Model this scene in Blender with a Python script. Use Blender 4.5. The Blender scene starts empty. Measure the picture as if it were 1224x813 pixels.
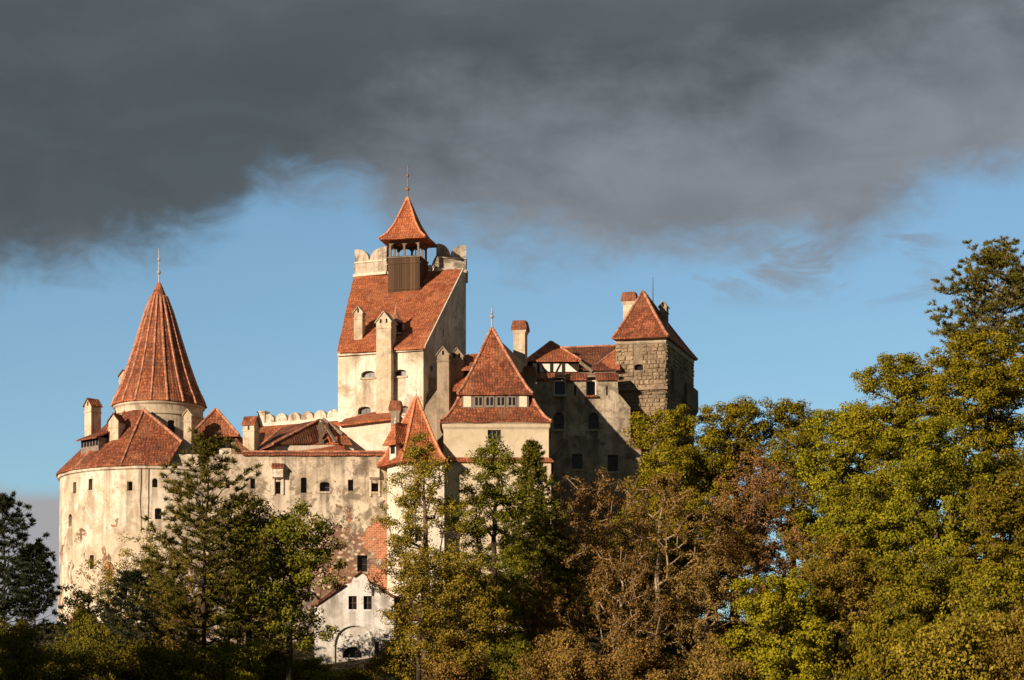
import bpy, bmesh, math, random
import numpy as np
from mathutils import Vector, Matrix

# ------------------------------------------------------------------ camera, sky, sun, exposure
scene = bpy.context.scene
col = scene.collection
F, CX, HZ = 3125.0, 612.0, 978.0      # focal length in photo pixels, centre column, horizon row

cam_d = bpy.data.cameras.new('camera')
cam = bpy.data.objects.new('camera', cam_d)
col.objects.link(cam)
cam.location = (0, 0, 0)
cam.rotation_euler = (math.radians(90), 0, 0)
cam_d.sensor_width = 36.0
cam_d.lens = 36.0 * F / 1224.0
cam_d.shift_y = (HZ - 406.5) / 1224.0
cam_d.clip_end = 20000
scene.camera = cam

SUN_AZ, SUN_EL = math.radians(42), math.radians(15)     # left of the view's back direction, height
to_sun = Vector((-math.sin(SUN_AZ) * math.cos(SUN_EL), -math.cos(SUN_AZ) * math.cos(SUN_EL), math.sin(SUN_EL)))
sun_d = bpy.data.lights.new('sun', 'SUN')
sun_d.energy = 5.0
sun_d.angle = math.radians(0.5)
sun_d.color = (1.0, 0.79, 0.60)
sun = bpy.data.objects.new('sun', sun_d)
col.objects.link(sun)
sun.rotation_euler = to_sun.to_track_quat('Z', 'Y').to_euler()
sun.location = to_sun * 300

scene.view_settings.view_transform = 'Standard'
scene.view_settings.look = 'None'
scene.view_settings.exposure = 0.35
scene.view_settings.gamma = 1.0
scene.view_settings.use_curve_mapping = False


class Nodes:
    """tiny helper that wires shader nodes"""
    def __init__(s, tree):
        s.t = tree
        s.n = tree.nodes
        s.l = tree.links

    def new(s, typ, **kw):
        nd = s.n.new(typ)
        for k, v in kw.items():
            setattr(nd, k, v)
        return nd

    def put(s, sock, v):
        if isinstance(v, bpy.types.NodeSocket):
            s.l.new(v, sock)
        elif v is not None:
            if isinstance(v, (tuple, list)) and len(v) == 3 and sock.type == 'RGBA':
                v = (*v, 1)
            sock.default_value = v

    def math(s, op, a, b=None, c=None, clamp=False):
        nd = s.new('ShaderNodeMath', operation=op, use_clamp=clamp)
        s.put(nd.inputs[0], a)
        if b is not None: s.put(nd.inputs[1], b)
        if c is not None: s.put(nd.inputs[2], c)
        return nd.outputs[0]

    def mix(s, f, a, b, mode='MIX'):
        nd = s.new('ShaderNodeMix', data_type='RGBA', blend_type=mode)
        s.put(nd.inputs[0], f); s.put(nd.inputs[6], a); s.put(nd.inputs[7], b)
        return nd.outputs[2]

    def noise(s, vec, scale, detail=4, rough=0.55, dist=0.0):
        nd = s.new('ShaderNodeTexNoise')
        s.put(nd.inputs['Vector'], vec)
        nd.inputs['Scale'].default_value = scale
        nd.inputs['Detail'].default_value = detail
        nd.inputs['Roughness'].default_value = rough
        nd.inputs['Distortion'].default_value = dist
        return nd.outputs[0]

    def step(s, v, a, b, smooth=True):
        nd = s.new('ShaderNodeMapRange', interpolation_type='SMOOTHSTEP' if smooth else 'LINEAR')
        s.put(nd.inputs[0], v)
        s.put(nd.inputs[1], a); s.put(nd.inputs[2], b)
        nd.inputs[3].default_value = 0; nd.inputs[4].default_value = 1
        return nd.outputs[0]

    def scale(s, vec, sc, loc=(0, 0, 0)):
        nd = s.new('ShaderNodeMapping')
        s.put(nd.inputs[0], vec)
        nd.inputs['Location'].default_value = loc
        nd.inputs['Scale'].default_value = sc
        return nd.outputs[0]

    def curve(s, v, x0, x1, pts):
        m = s.new('ShaderNodeMapRange')
        s.put(m.inputs[0], v)
        m.inputs[1].default_value = x0; m.inputs[2].default_value = x1
        nd = s.new('ShaderNodeFloatCurve')
        s.l.new(m.outputs[0], nd.inputs['Value'])
        ys = [p[1] for p in pts]
        lo, hi = min(ys), max(ys)
        cu = nd.mapping.curves[0]
        P = [((p[0] - x0) / (x1 - x0), (p[1] - lo) / (hi - lo)) for p in pts]
        while len(cu.points) < len(P):
            cu.points.new(0.5, 0.5)
        for cp, (a, b) in zip(cu.points, P):
            cp.location = (a, b)
        nd.mapping.update()
        return s.math('MULTIPLY_ADD', nd.outputs[0], hi - lo, lo)


world = bpy.data.worlds.new('World')
scene.world = world
world.use_nodes = True
wt = world.node_tree
wt.nodes.clear()
N = Nodes(wt)
geo = N.new('ShaderNodeTexCoord')
sep = N.new('ShaderNodeSeparateXYZ')
N.l.new(geo.outputs['Generated'], sep.inputs[0])
yy = N.math('MAXIMUM', sep.outputs[1], 0.05)
# direction of the sky point, as tangents about due north, scaled to convenient units
U = N.math('MULTIPLY', N.math('DIVIDE', sep.outputs[0], yy), 3.125)
V = N.math('MULTIPLY', N.math('DIVIDE', sep.outputs[2], yy), 3.125)
cmb = N.new('ShaderNodeCombineXYZ')
N.l.new(U, cmb.inputs[0]); N.l.new(V, cmb.inputs[1])
skyv = cmb.outputs[0]
warp = N.noise(N.scale(skyv, (1, 1.5, 1)), 5.0, 6, 0.6)
warp2 = N.noise(N.scale(skyv, (1, 1.7, 1), (4.1, 2.2, 0)), 13.0, 8, 0.62, 0.5)
bill = N.noise(N.scale(skyv, (1, 2.0, 1), (2.6, 5.2, 0)), 6.5, 7, 0.56, 0.7)
edge_pts = [(-612, 335), (-512, 320), (-412, 300), (-330, 268), (-270, 226), (-212, 226), (-140, 272),
            (-50, 300), (90, 310), (240, 302), (370, 304), (440, 268), (510, 226), (612, 208)]
edge = N.curve(U, -0.65, 0.65, [(-0.65, (HZ - 340) / 1000)] + [(a / 1000, (HZ - b) / 1000) for a, b in edge_pts] + [(0.65, (HZ - 205) / 1000)])
d = N.math('SUBTRACT', V, edge)
d = N.math('ADD', d, N.math('MULTIPLY', N.math('SUBTRACT', warp, 0.5), 0.13))
d = N.math('ADD', d, N.math('MULTIPLY', N.math('SUBTRACT', warp2, 0.5), 0.10))
mask = N.step(d, -0.035, 0.055)
rim = N.math('SUBTRACT', 1.0, N.step(d, 0.0, 0.13))
# thin wisps hanging under the bank on the right
wn = N.noise(N.scale(skyv, (1.0, 2.6, 1), (1.3, 0.4, 0)), 7.0, 6, 0.62, 0.6)
wisp = N.math('MULTIPLY', N.step(wn, 0.46, 0.62), N.step(U, 0.12, 0.30))
wisp = N.math('MULTIPLY', wisp, N.math('MULTIPLY', N.math('MULTIPLY', N.step(V, 0.60, 0.65), N.step(V, 0.74, 0.68)), N.step(U, 0.56, 0.46)))
mask = N.math('MAXIMUM', mask, N.math('MULTIPLY', wisp, 0.75))
# lilac bank low on the left
low = N.math('ADD', V, N.math('MULTIPLY', N.math('SUBTRACT', warp, 0.5), 0.06))
lowm = N.math('MULTIPLY', N.step(low, 0.405, 0.375), N.step(U, -0.30, -0.45))
# light and dark inside the cloud bank
dk = N.curve(U, -0.65, 0.65, [(-0.65, 0.60), (-0.40, 0.63), (-0.25, 0.72), (-0.14, 0.80), (0.0, 0.835), (0.15, 0.855), (0.35, 0.90), (0.65, 0.97)])
lightness = N.step(N.math('ADD', N.math('SUBTRACT', dk, V), N.math('MULTIPLY', N.math('SUBTRACT', warp, 0.5), 0.34)), -0.12, 0.14)
soft = N.noise(N.scale(skyv, (0.8, 1.7, 1), (7.7, 1.2, 0)), 3.0, 7, 0.55)
lightness = N.math('MULTIPLY', lightness, N.math('MULTIPLY_ADD', soft, 0.8, 0.52), clamp=True)
topl = N.math('MULTIPLY', N.step(V, 0.86, 1.02), N.step(soft, 0.35, 0.75))
lightness = N.math('MAXIMUM', lightness, N.math('MULTIPLY', topl, 0.25))
lightness = N.math('MAXIMUM', lightness, N.math('MULTIPLY', N.math('MULTIPLY', rim, N.step(U, -0.30, 0.0)), N.math('MULTIPLY_ADD', soft, 1.2, 0.2)), clamp=True)
cloud = N.mix(lightness, (0.084, 0.103, 0.115), (0.245, 0.268, 0.302))
cloud = N.mix(1.0, cloud, N.mix(N.step(bill, 0.33, 0.68), (0.925, 0.93, 0.94), (1.07, 1.07, 1.07)), 'MULTIPLY')
sky = N.new('ShaderNodeTexSky', sky_type='NISHITA')
sky.sun_disc = False
sky.sun_elevation = SUN_EL
sky.sun_rotation = math.radians(180) + SUN_AZ
sky.altitude = 700
sky.air_density = 1.0
sky.dust_density = 0.4
sky.ozone_density = 1.6
SKY_S = 0.1
skyc = N.mix(1.0, sky.outputs[0], (0.76, 0.895, 0.945), 'MULTIPLY')
k = 1.0 / SKY_S / (2 ** scene.view_settings.exposure)
cl = N.new('ShaderNodeVectorMath', operation='SCALE')
N.l.new(cloud, cl.inputs[0]); cl.inputs['Scale'].default_value = k
c1 = N.mix(lowm, skyc, (0.38 * k, 0.375 * k, 0.39 * k))
c2 = N.mix(mask, c1, cl.outputs[0])
bg = N.new('ShaderNodeBackground')
bg.inputs['Strength'].default_value = SKY_S
N.l.new(c2, bg.inputs['Color'])
wo = N.new('ShaderNodeOutputWorld')
N.l.new(bg.outputs[0], wo.inputs['Surface'])


# ------------------------------------------------------------------ geometry helpers
def P(px, py, Y):
    """the place at distance Y that the photo shows at pixel (px, py)"""
    return Vector(((px - CX) * Y / F, Y, (HZ - py) * Y / F))

def Q(px, Y):
    return ((px - CX) * Y / F, Y)

def ZZ(py, Y):
    return (HZ - py) * Y / F

def smooth01(t):
    t = np.clip(t, 0, 1)
    return t * t * (3 - 2 * t)

GY = [-400, 0, 60, 110, 170, 205, 226, 232, 240, 246, 290, 330, 420, 900, 2500, 9000]
GZ = [-3, -1.7, -0.5, 1.6, 5.5, 9.5, 12.4, 13.3, 16.2, 18.4, 18.6, 12, -6, -14, -10, -10]
def ground(x, y):
    x = np.asarray(x, float); y = np.asarray(y, float)
    z = np.interp(y, GY, GZ)
    near = smooth01((y - 60) / 120) * smooth01((420 - y) / 100)
    z = z + near * (5.5 * smooth01((x - 22) / 26) - 5 * smooth01((-x - 46) / 14))
    z = z + near * (0.5 * np.sin(x * 0.31 + y * 0.13) + 0.4 * np.sin(x * 0.17 - y * 0.23 + 1))
    return z


class MB:
    def __init__(s):
        s.v = []; s.f = []

    def add(s, verts, faces):
        o = len(s.v)
        s.v.extend([tuple(p) for p in verts])
        s.f.extend([tuple(i + o for i in f) for f in faces])
        return s

    def loft(s, rings, cap=True):
        n = len(rings[0]); vs = [p for r in rings for p in r]; fs = []
        for k in range(len(rings) - 1):
            a, b = k * n, (k + 1) * n
            for i in range(n):
                j = (i + 1) % n
                fs.append((a + i, a + j, b + j, b + i))
        if cap:
            fs.append(tuple(range(n - 1, -1, -1)))
            fs.append(tuple((len(rings) - 1) * n + i for i in range(n)))
        return s.add(vs, fs)

    def prism(s, plan, z0, z1):
        """vertical solid on a counter-clockwise plan; z0 and z1 numbers or one per corner"""
        n = len(plan)
        a = z0 if isinstance(z0, (list, tuple)) else [z0] * n
        b = z1 if isinstance(z1, (list, tuple)) else [z1] * n
        return s.loft([[(p[0], p[1], z) for p, z in zip(plan, a)], [(p[0], p[1], z) for p, z in zip(plan, b)]])

    def box(s, c, u, w, hu, hw, z0, z1):
        """box about plan point c; u and w plan unit vectors, half sizes hu, hw"""
        pl = [(c[0] + u[0] * a * hu + w[0] * b * hw, c[1] + u[1] * a * hu + w[1] * b * hw) for a, b in ((-1, -1), (1, -1), (1, 1), (-1, 1))]
        return s.prism(pl, z0, z1)

    def bar(s, p0, p1, w, d, up=(0, 0, 1)):
        """square beam between two points"""
        p0 = Vector(p0); p1 = Vector(p1); t = (p1 - p0).normalized()
        a = t.cross(Vector(up))
        if a.length < 1e-4: a = t.cross(Vector((0, 1, 0)))
        a.normalize(); b = a.cross(t).normalized()
        r = lambda p: [p + a * x * w / 2 + b * y * d / 2 for x, y in ((-1, -1), (1, -1), (1, 1), (-1, 1))]
        return s.loft([r(p0), r(p1)])

    def tube(s, p0, p1, r0, r1, n=8):
        p0 = Vector(p0); p1 = Vector(p1); t = (p1 - p0).normalized()
        a = t.cross(Vector((0, 0, 1)))
        if a.length < 1e-4: a = Vector((1, 0, 0))
        a.normalize(); b = t.cross(a).normalized()
        ring = lambda p, r: [p + (a * math.cos(q) + b * math.sin(q)) * r for q in (2 * math.pi * i / n for i in range(n))]
        return s.loft([ring(p0, r0), ring(p1, r1)])

    def lathe(s, c, prof, n=32, cap=True):
        rings = [[(c[0] + r * math.cos(2 * math.pi * i / n), c[1] + r * math.sin(2 * math.pi * i / n), z) for i in range(n)] for r, z in prof]
        return s.loft(rings, cap)

    def slab(s, verts, faces, th=0.14, drop=(0, 0, -1)):
        """roof skin: faces on top, copies below, sides round the open edges"""
        n = len(verts); dv = Vector(drop) * th
        vs = [Vector(p) for p in verts] + [Vector(p) + dv for p in verts]
        fs = [tuple(f) for f in faces] + [tuple(i + n for i in reversed(f)) for f in faces]
        ed = {}
        for f in faces:
            for i in range(len(f)):
                a, b = f[i], f[(i + 1) % len(f)]
                ed[(a, b)] = 1
        for (a, b) in ed:
            if (b, a) not in ed:
                fs.append((b, a, a + n, b + n))
        return s.add(vs, fs)


def auto_uv(me):
    """metre-scaled texture coordinates: along each face's level direction and up its slope"""
    uv = me.uv_layers.new(name='UVMap')
    nl = len(me.loops)
    out = np.zeros((nl, 2))
    for p in me.polygons:
        n = p.normal
        if abs(n.z) > 0.995:
            a, b = Vector((1, 0, 0)), Vector((0, 1, 0))
        else:
            a = Vector((-n.y, n.x, 0)).normalized(); b = n.cross(a)
        for li in p.loop_indices:
            c = me.vertices[me.loops[li].vertex_index].co
            out[li] = (c.dot(a), c.dot(b))
    uv.data.foreach_set('uv', out.ravel())


def finish(me, mat, smooth=False):
    bm = bmesh.new(); bm.from_mesh(me)
    bmesh.ops.recalc_face_normals(bm, faces=bm.faces)
    bm.to_mesh(me); bm.free()
    auto_uv(me)
    me.materials.clear(); me.materials.append(mat)
    if smooth:
        me.polygons.foreach_set('use_smooth', [True] * len(me.polygons))
    me.update()


def raw_mesh(name, mb, off=(0, 0, 0)):
    me = bpy.data.meshes.new(name)
    o = Vector(off)
    me.from_pydata([Vector(p) - o for p in mb.v], [], mb.f)
    bm = bmesh.new(); bm.from_mesh(me)
    bmesh.ops.recalc_face_normals(bm, faces=bm.faces)
    bm.to_mesh(me); bm.free()
    return me


def rough_mesh(me, seg, amp, seed=0):
    """split long edges and nudge the points so old roofs and walls are not dead straight"""
    from mathutils import noise
    bm = bmesh.new(); bm.from_mesh(me)
    bmesh.ops.triangulate(bm, faces=[f for f in bm.faces if len(f.verts) > 4])
    for _ in range(5):
        es = [e for e in bm.edges if e.calc_length() > seg]
        if not es: break
        bmesh.ops.subdivide_edges(bm, edges=es, cuts=1, use_grid_fill=True)
    for v in bm.verts:
        q = v.co * 0.55 + Vector((seed * 3.1, 0, 0))
        v.co += Vector((noise.noise(q), noise.noise(q + Vector((9, 0, 0))), noise.noise(q + Vector((0, 7, 0))) )) * amp
    bm.to_mesh(me); bm.free()


class Thing:
    def __init__(s, name, label, cat, loc, group=None):
        s.o = bpy.data.objects.new(name, None)
        s.o.empty_display_size = 0.5
        col.objects.link(s.o)
        s.loc = Vector(loc); s.o.location = s.loc
        s.o['label'] = label; s.o['category'] = cat
        if group: s.o['group'] = group
        s.cut = []

    def part(s, name, mb, mat, parent=None, label=None, smooth=False, rough=None, cut=False):
        me = raw_mesh(name, mb, s.loc)
        if rough: rough_mesh(me, *rough)
        if cut and s.cut:
            me = carve(me, s.cut, s.loc); s.cut = []
        finish(me, mat, smooth)
        o = bpy.data.objects.new(name, me)
        col.objects.link(o)
        o.parent = parent or s.o
        if label: o['label'] = label
        return o


def carve(me, cutters, off):
    """cut window recesses out of a wall"""
    base = bpy.data.objects.new('wall', me); col.objects.link(base)
    tmp = []
    for c in cutters:
        cm = raw_mesh('recess', c, off)
        co = bpy.data.objects.new('recess', cm); col.objects.link(co); tmp.append(co)
        m = base.modifiers.new('cut', 'BOOLEAN'); m.operation = 'DIFFERENCE'; m.object = co; m.solver = 'EXACT'
    dg = bpy.context.evaluated_depsgraph_get()
    out = bpy.data.meshes.new_from_object(base.evaluated_get(dg))
    for o in tmp + [base]:
        m = o.data; bpy.data.objects.remove(o); bpy.data.meshes.remove(m)
    return out


def hit(px, py, A, B):
    """where the sight line through a pixel meets the upright wall over plan points A and B"""
    ax, ay = A; bx, by = B; k = (px - CX) / F
    t = (k * ay - ax) / ((bx - ax) - k * (by - ay))
    y = ay + t * (by - ay)
    return Vector((k * y, y, (HZ - py) * y / F))

def wall_axes(A, B):
    r = Vector((B[0] - A[0], B[1] - A[1], 0)).normalized()
    return r, Vector((r.y, -r.x, 0))

def outline(kind, w, h):
    if kind == 'rect':
        return [(-w / 2, -h / 2), (w / 2, -h / 2), (w / 2, h / 2), (-w / 2, h / 2)]
    rise = {'arch': w / 2, 'segment': w * 0.2, 'lunette': h * 0.75}[kind]
    s = h / 2 - rise
    pts = [(-w / 2, -h / 2), (w / 2, -h / 2)]
    for i in range(9):
        a = math.pi * i / 8
        pts.append((w / 2 * math.cos(a), s + rise * math.sin(a)))
    return pts

def window(t, c, r, n, w, h, kind='rect', depth=0.35, frame=0.07, bars=(1, 1), mats=None, sill=False, name='window'):
    """recess + frame + pane; c is the middle of the opening on the wall face"""
    z = Vector((0, 0, 1)); fm, gm = mats or (M['frame'], M['glass'])
    pts = outline(kind, w, h)
    at = lambda p, k: c + r * p[0] + z * p[1] - n * k
    cm = MB(); cm.loft([[at(p, depth) for p in pts], [at(p, -0.4) for p in pts]])
    t.cut.append(cm)
    s = 1 - 2 * frame / min(w, h)
    inn = [(p[0] * (w - 2 * frame) / w, p[1] * (h - 2 * frame) / h) for p in pts]
    ex = [(p[0] * 0.995, p[1] * 0.995) for p in pts]
    f = MB(); m = len(pts); k0, k1 = depth - 0.02, depth - 0.12
    vs = [at(p, k0) for p in ex] + [at(p, k1) for p in ex] + [at(p, k0) for p in inn] + [at(p, k1) for p in inn]
    fs = []
    for i in range(m):
        j = (i + 1) % m
        fs += [(m + i, m + j, 3 * m + j, 3 * m + i), (3 * m + i, 3 * m + j, 2 * m + j, 2 * m + i), (i, j, m + j, m + i), (2 * m + i, 2 * m + j, j, i)]
    f.add(vs, fs)
    top = h / 2 - (0.1 if kind == 'rect' else w * 0.12)
    for i in range(bars[0]):
        x = -w / 2 + w * (i + 1) / (bars[0] + 1)
        f.bar(at((x, -h / 2 + 0.02), depth - 0.085), at((x, top), depth - 0.085), 0.05, 0.05, up=n)
    for i in range(bars[1]):
        q = -h / 2 + h * (i + 1) / (bars[1] + 1)
        f.bar(at((-w / 2 + 0.03, q), depth - 0.087), at((w / 2 - 0.03, q), depth - 0.087), 0.05, 0.05, up=n)
    fo = t.part(name, f, fm)
    g = MB(); g.loft([[at(p, depth - 0.03) for p in ex], [at(p, depth - 0.06) for p in ex]])
    t.part('pane', g, gm, fo)
    if sill:
        b = MB(); b.bar(at((-w / 2 - 0.1, -h / 2 - 0.05), -0.06), at((w / 2 + 0.1, -h / 2 - 0.05), -0.06), 0.2, 0.09, up=n)
        t.part('sill', b, M['stone_trim'], fo)
    return fo

def wwin(t, px, py, A, B, w, h, kind='rect', **kw):
    r, n = wall_axes(A, B)
    return window(t, hit(px, py, A, B), r, n, w, h, kind, **kw)

def hole(t, c, r, n, w, h, kind='rect', depth=0.4):
    """small dark vent or loophole: a recess with its back painted near black for the shade inside"""
    return window(t, c, r, n, w, h, kind, depth=depth, frame=0.02, bars=(0, 0), mats=(M['hole_dark'], M['hole_dark']), name='vent')

def ridge(mb, pts, r=0.12, step=0.36, n=7):
    """row of half-round ridge tiles along a line of points"""
    P_ = [Vector(p) for p in pts]
    for a, b in zip(P_[:-1], P_[1:]):
        L = (b - a).length; k = max(1, int(round(L / step)))
        for i in range(k):
            p = a.lerp(b, i / k); q = a.lerp(b, (i + 1.12) / k)
            mb.tube(p, q, r * random.uniform(1.08, 1.22), r * random.uniform(0.8, 0.95), n)
    return mb

def finial(t, base, h, mat, ball_at=0.3, r=0.05, rb=0.2, vane=True, parent=None):
    b = Vector(base); c = (b.x, b.y); z = b.z
    zb = z + h * ball_at
    prof = [(r * 3.2, z - 0.25), (r * 2.2, z + 0.05), (r * 1.3, z + 0.2), (r * 1.3, zb - rb * 1.1)]
    for i in range(7):
        a = -math.pi / 2 + math.pi * (i + 0.5) / 7
        prof.append((max(r, rb * math.cos(a)), zb + rb * math.sin(a)))
    prof += [(r * 1.1, zb + rb * 1.2), (r * 1.0, z + h * 0.64), (r * 2.6, z + h * 0.67), (r * 2.6, z + h * 0.71), (r * 0.9, z + h * 0.74), (r * 0.8, z + h * 0.94), (r * 1.4, z + h * 0.96), (0.015, z + h)]
    return t.part('finial', MB().lathe(c, prof, 10), mat, parent, smooth=False)

def chimney(t, px, top, bot, Y, w, d, rot=0, style='gable', ridge_axis='w', vents=1, mat=None, parent=None, label=None, lift=0.0, cap_mat=None):
    """square stack with a tiled cap: 'gable' = little saddle roof with smoke vents, 'band' = projecting brick cap"""
    th = math.radians(rot); u = Vector((math.cos(th), math.sin(th), 0)); v = Vector((-math.sin(th), math.cos(th), 0))
    c = P(px, top, Y); zt = c.z; zb = ZZ(bot, Y) - 0.8 - lift
    c.z = 0; c += v * (d / 2)
    mat = mat or M['plaster_chimney']
    z = Vector((0, 0, 1))
    if style == 'gable':
        span, run = (w, d) if ridge_axis == 'w' else (d, w)
        a, b = (u, v) if ridge_axis == 'w' else (v, u)
        rise = span * 0.62; ze = zt - rise - 0.1
        prof = [(-span / 2, zb), (span / 2, zb), (span / 2, ze), (0, ze + rise), (-span / 2, ze)]
        mb = MB().loft([[c + a * p[0] + z * p[1] + b * s * run / 2 for p in prof] for s in (-1, 1)])
        save = t.cut; t.cut = []
        vs = []
        fu, fn, fw = (u, -v, w)
        if vents and ridge_axis == 'w':
            xs = [0] if vents == 1 else [-w * 0.2, w * 0.2]
            for x in xs: vs.append((c - v * d / 2 + u * x + z * (ze + (0.02 if vents == 2 else 0.12)), u, -v))
        elif vents:
            vs.append((c - v * d / 2 + z * (ze - 0.42), u, -v))
            vs.append((c - u * w / 2 + z * (ze - 0.1), -v, -u))
        cuts = []
        for cc, r_, n_ in vs:
            o = 0.17
            pts = outline('arch', 0.2, 0.42)
            cuts.append(MB().loft([[cc + r_ * p[0] + z * p[1] - n_ * 0.35 for p in pts], [cc + r_ * p[0] + z * p[1] + n_ * 0.3 for p in pts]]))
        band = MB()
        t.cut = cuts
        so = t.part('chimney', mb, mat, parent, label, cut=True)
        t.cut = save
        for cc, r_, n_ in vs:
            pts = outline('arch', 0.2, 0.42)
            t.part('vent', MB().loft([[cc + r_ * p[0] * .99 + z * p[1] * .99 - n_ * 0.33 for p in pts], [cc + r_ * p[0] * .99 + z * p[1] * .99 - n_ * 0.30 for p in pts]]), M['hole_dark'], so)
        cap = MB(); ov = 0.12
        e0 = [c + a * s * (span / 2 + ov) + z * (ze - ov * rise / (span / 2) + 0.06) for s in (-1, 1)]
        pk = c + z * (ze + rise + 0.06)
        k = run / 2 + ov
        vv = [e0[0] - b * k, e0[0] + b * k, pk - b * k, pk + b * k, e0[1] - b * k, e0[1] + b * k]
        cap.slab(vv, [(0, 2, 3, 1), (2, 4, 5, 3)], 0.1)
        t.part('chimney_cap', cap, cap_mat or (M['plaster_grey'] if mat is M['plaster_grey'] else M['tile']), so)
        ring = MB().box(c, u, v, w / 2 + 0.06, d / 2 + 0.06, ze - 0.72, ze - 0.62)
        t.part('moulding', ring, mat, so)
    else:
        ze = zt - 0.95
        mb = MB().box(c, u, v, w / 2, d / 2, zb, ze - 0.35)
        mb.loft([[c + u * x * (w / 2 + k) + v * y * (d / 2 + k) + z * q for x, y in ((-1, -1), (1, -1), (1, 1), (-1, 1))] for k, q in ((0.003, ze - 0.35), (0.16, ze))])
        so = t.part('chimney', mb, mat, parent, label)
        cp = MB().loft([[c + u * x * (w / 2 + k) + v * y * (d / 2 + k) + z * q for x, y in ((-1, -1), (1, -1), (1, 1), (-1, 1))] for k, q in ((0.2, ze + 0.003), (0.2, ze + 0.3), (0.12, ze + 0.65), (0.05, zt))])
        t.part('chimney_cap', cp, M['tile_brick'], so)
    return so


# ------------------------------------------------------------------ materials
M = {}

def new_mat(name):
    m = bpy.data.materials.new(name); m.use_nodes = True
    m.node_tree.nodes.clear()
    n = Nodes(m.node_tree)
    out = n.new('ShaderNodeOutputMaterial'); b = n.new('ShaderNodeBsdfPrincipled')
    b.inputs['Specular IOR Level'].default_value = 0.25
    n.l.new(b.outputs[0], out.inputs['Surface'])
    M[name] = m
    return n, b, out

def simple(name, c, rough=0.8, var=0.25, scale=3.0, spec=0.25, metal=0.0):
    n, b, _ = new_mat(name)
    g = n.new('ShaderNodeNewGeometry')
    t = n.noise(g.outputs['Position'], scale, 5, 0.6)
    n.put(b.inputs['Base Color'], n.mix(n.step(t, 0.3, 0.7), tuple(x * (1 - var) for x in c), tuple(min(1, x * (1 + var)) for x in c)))
    b.inputs['Roughness'].default_value = rough
    b.inputs['Specular IOR Level'].default_value = spec
    b.inputs['Metallic'].default_value = metal

def tile_mat(name, c1, c2, mortar, patch=0.35, row=0.33, wid=0.27, dark=(0.10, 0.035, 0.02)):
    n, b, _ = new_mat(name)
    uv = n.new('ShaderNodeUVMap').outputs[0]
    g = n.new('ShaderNodeNewGeometry')
    wob = n.noise(g.outputs['Position'], 1.2, 3)
    va = n.new('ShaderNodeVectorMath', operation='ADD')
    n.l.new(uv, va.inputs[0])
    wv = n.new('ShaderNodeCombineXYZ')
    n.l.new(n.math('MULTIPLY', wob, 0.12), wv.inputs[0]); n.l.new(n.math('MULTIPLY', wob, 0.18), wv.inputs[1])
    n.l.new(wv.outputs[0], va.inputs[1])
    br = n.new('ShaderNodeTexBrick')
    n.l.new(va.outputs[0], br.inputs['Vector'])
    br.offset = 0.5
    for k, v in (('Color1', c1), ('Color2', c2), ('Mortar', mortar)):
        br.inputs[k].default_value = (*v, 1)
    br.inputs['Scale'].default_value = 1.0
    br.inputs['Mortar Size'].default_value = 0.022
    br.inputs['Mortar Smooth'].default_value = 0.3
    br.inputs['Brick Width'].default_value = wid
    br.inputs['Row Height'].default_value = row
    big = n.noise(g.outputs['Position'], 0.35, 6, 0.6, 0.3)
    mid = n.noise(g.outputs['Position'], 1.8, 6, 0.65)
    c = n.mix(n.math('MULTIPLY', n.step(big, 0.47, 0.60), patch), br.outputs[0], dark)
    c = n.mix(n.math('MULTIPLY', n.step(mid, 0.50, 0.60), 0.6), c, dark)
    c = n.mix(n.math('MULTIPLY', n.step(mid, 0.44, 0.30), 0.42), c, (0.60, 0.27, 0.14))
    vp = n.new('ShaderNodeTexVoronoi'); vp.inputs['Scale'].default_value = 0.7
    wp = n.new('ShaderNodeTexNoise'); wp.inputs['Scale'].default_value = 1.1; wp.inputs['Detail'].default_value = 6
    n.l.new(g.outputs['Position'], wp.inputs['Vector'])
    wa = n.new('ShaderNodeVectorMath', operation='MULTIPLY_ADD')
    n.l.new(wp.outputs['Color'], wa.inputs[0]); wa.inputs[1].default_value = (2.6, 2.6, 2.6); n.l.new(g.outputs['Position'], wa.inputs[2])
    n.l.new(wa.outputs[0], vp.inputs['Vector'])
    sc_ = n.new('ShaderNodeSeparateColor'); n.l.new(vp.outputs['Color'], sc_.inputs[0])
    c = n.mix(n.math('MULTIPLY', n.step(sc_.outputs[0], 0.62, 0.9), 0.32), c, dark)
    c = n.mix(n.math('MULTIPLY', n.step(sc_.outputs[1], 0.75, 0.95), 0.2), c, (0.58, 0.27, 0.14))
    ms = n.noise(n.scale(g.outputs['Position'], (1, 1, 1), (3, 3, 7)), 0.8, 8, 0.7)
    c = n.mix(n.math('MULTIPLY', n.step(ms, 0.53, 0.64), 0.4), c, (0.13, 0.085, 0.05))
    n.put(b.inputs['Base Color'], c)
    b.inputs['Roughness'].default_value = 0.85
    sp = n.new('ShaderNodeSeparateXYZ'); n.l.new(va.outputs[0], sp.inputs[0])
    saw = n.math('FRACT', n.math('DIVIDE', sp.outputs[1], row))
    bu = n.math('MULTIPLY', n.math('SUBTRACT', 1.0, saw), 0.05)
    barrel = n.math('MULTIPLY', n.math('ABSOLUTE', n.math('SINE', n.math('MULTIPLY', sp.outputs[0], math.pi / wid))), 0.03)
    bump = n.new('ShaderNodeBump'); bump.inputs['Distance'].default_value = 1.0; bump.inputs['Strength'].default_value = 0.9
    n.l.new(n.math('ADD', n.math('ADD', bu, barrel), n.math('MULTIPLY', mid, 0.06)), bump.inputs['Height'])
    n.l.new(bump.outputs[0], b.inputs['Normal'])

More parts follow.
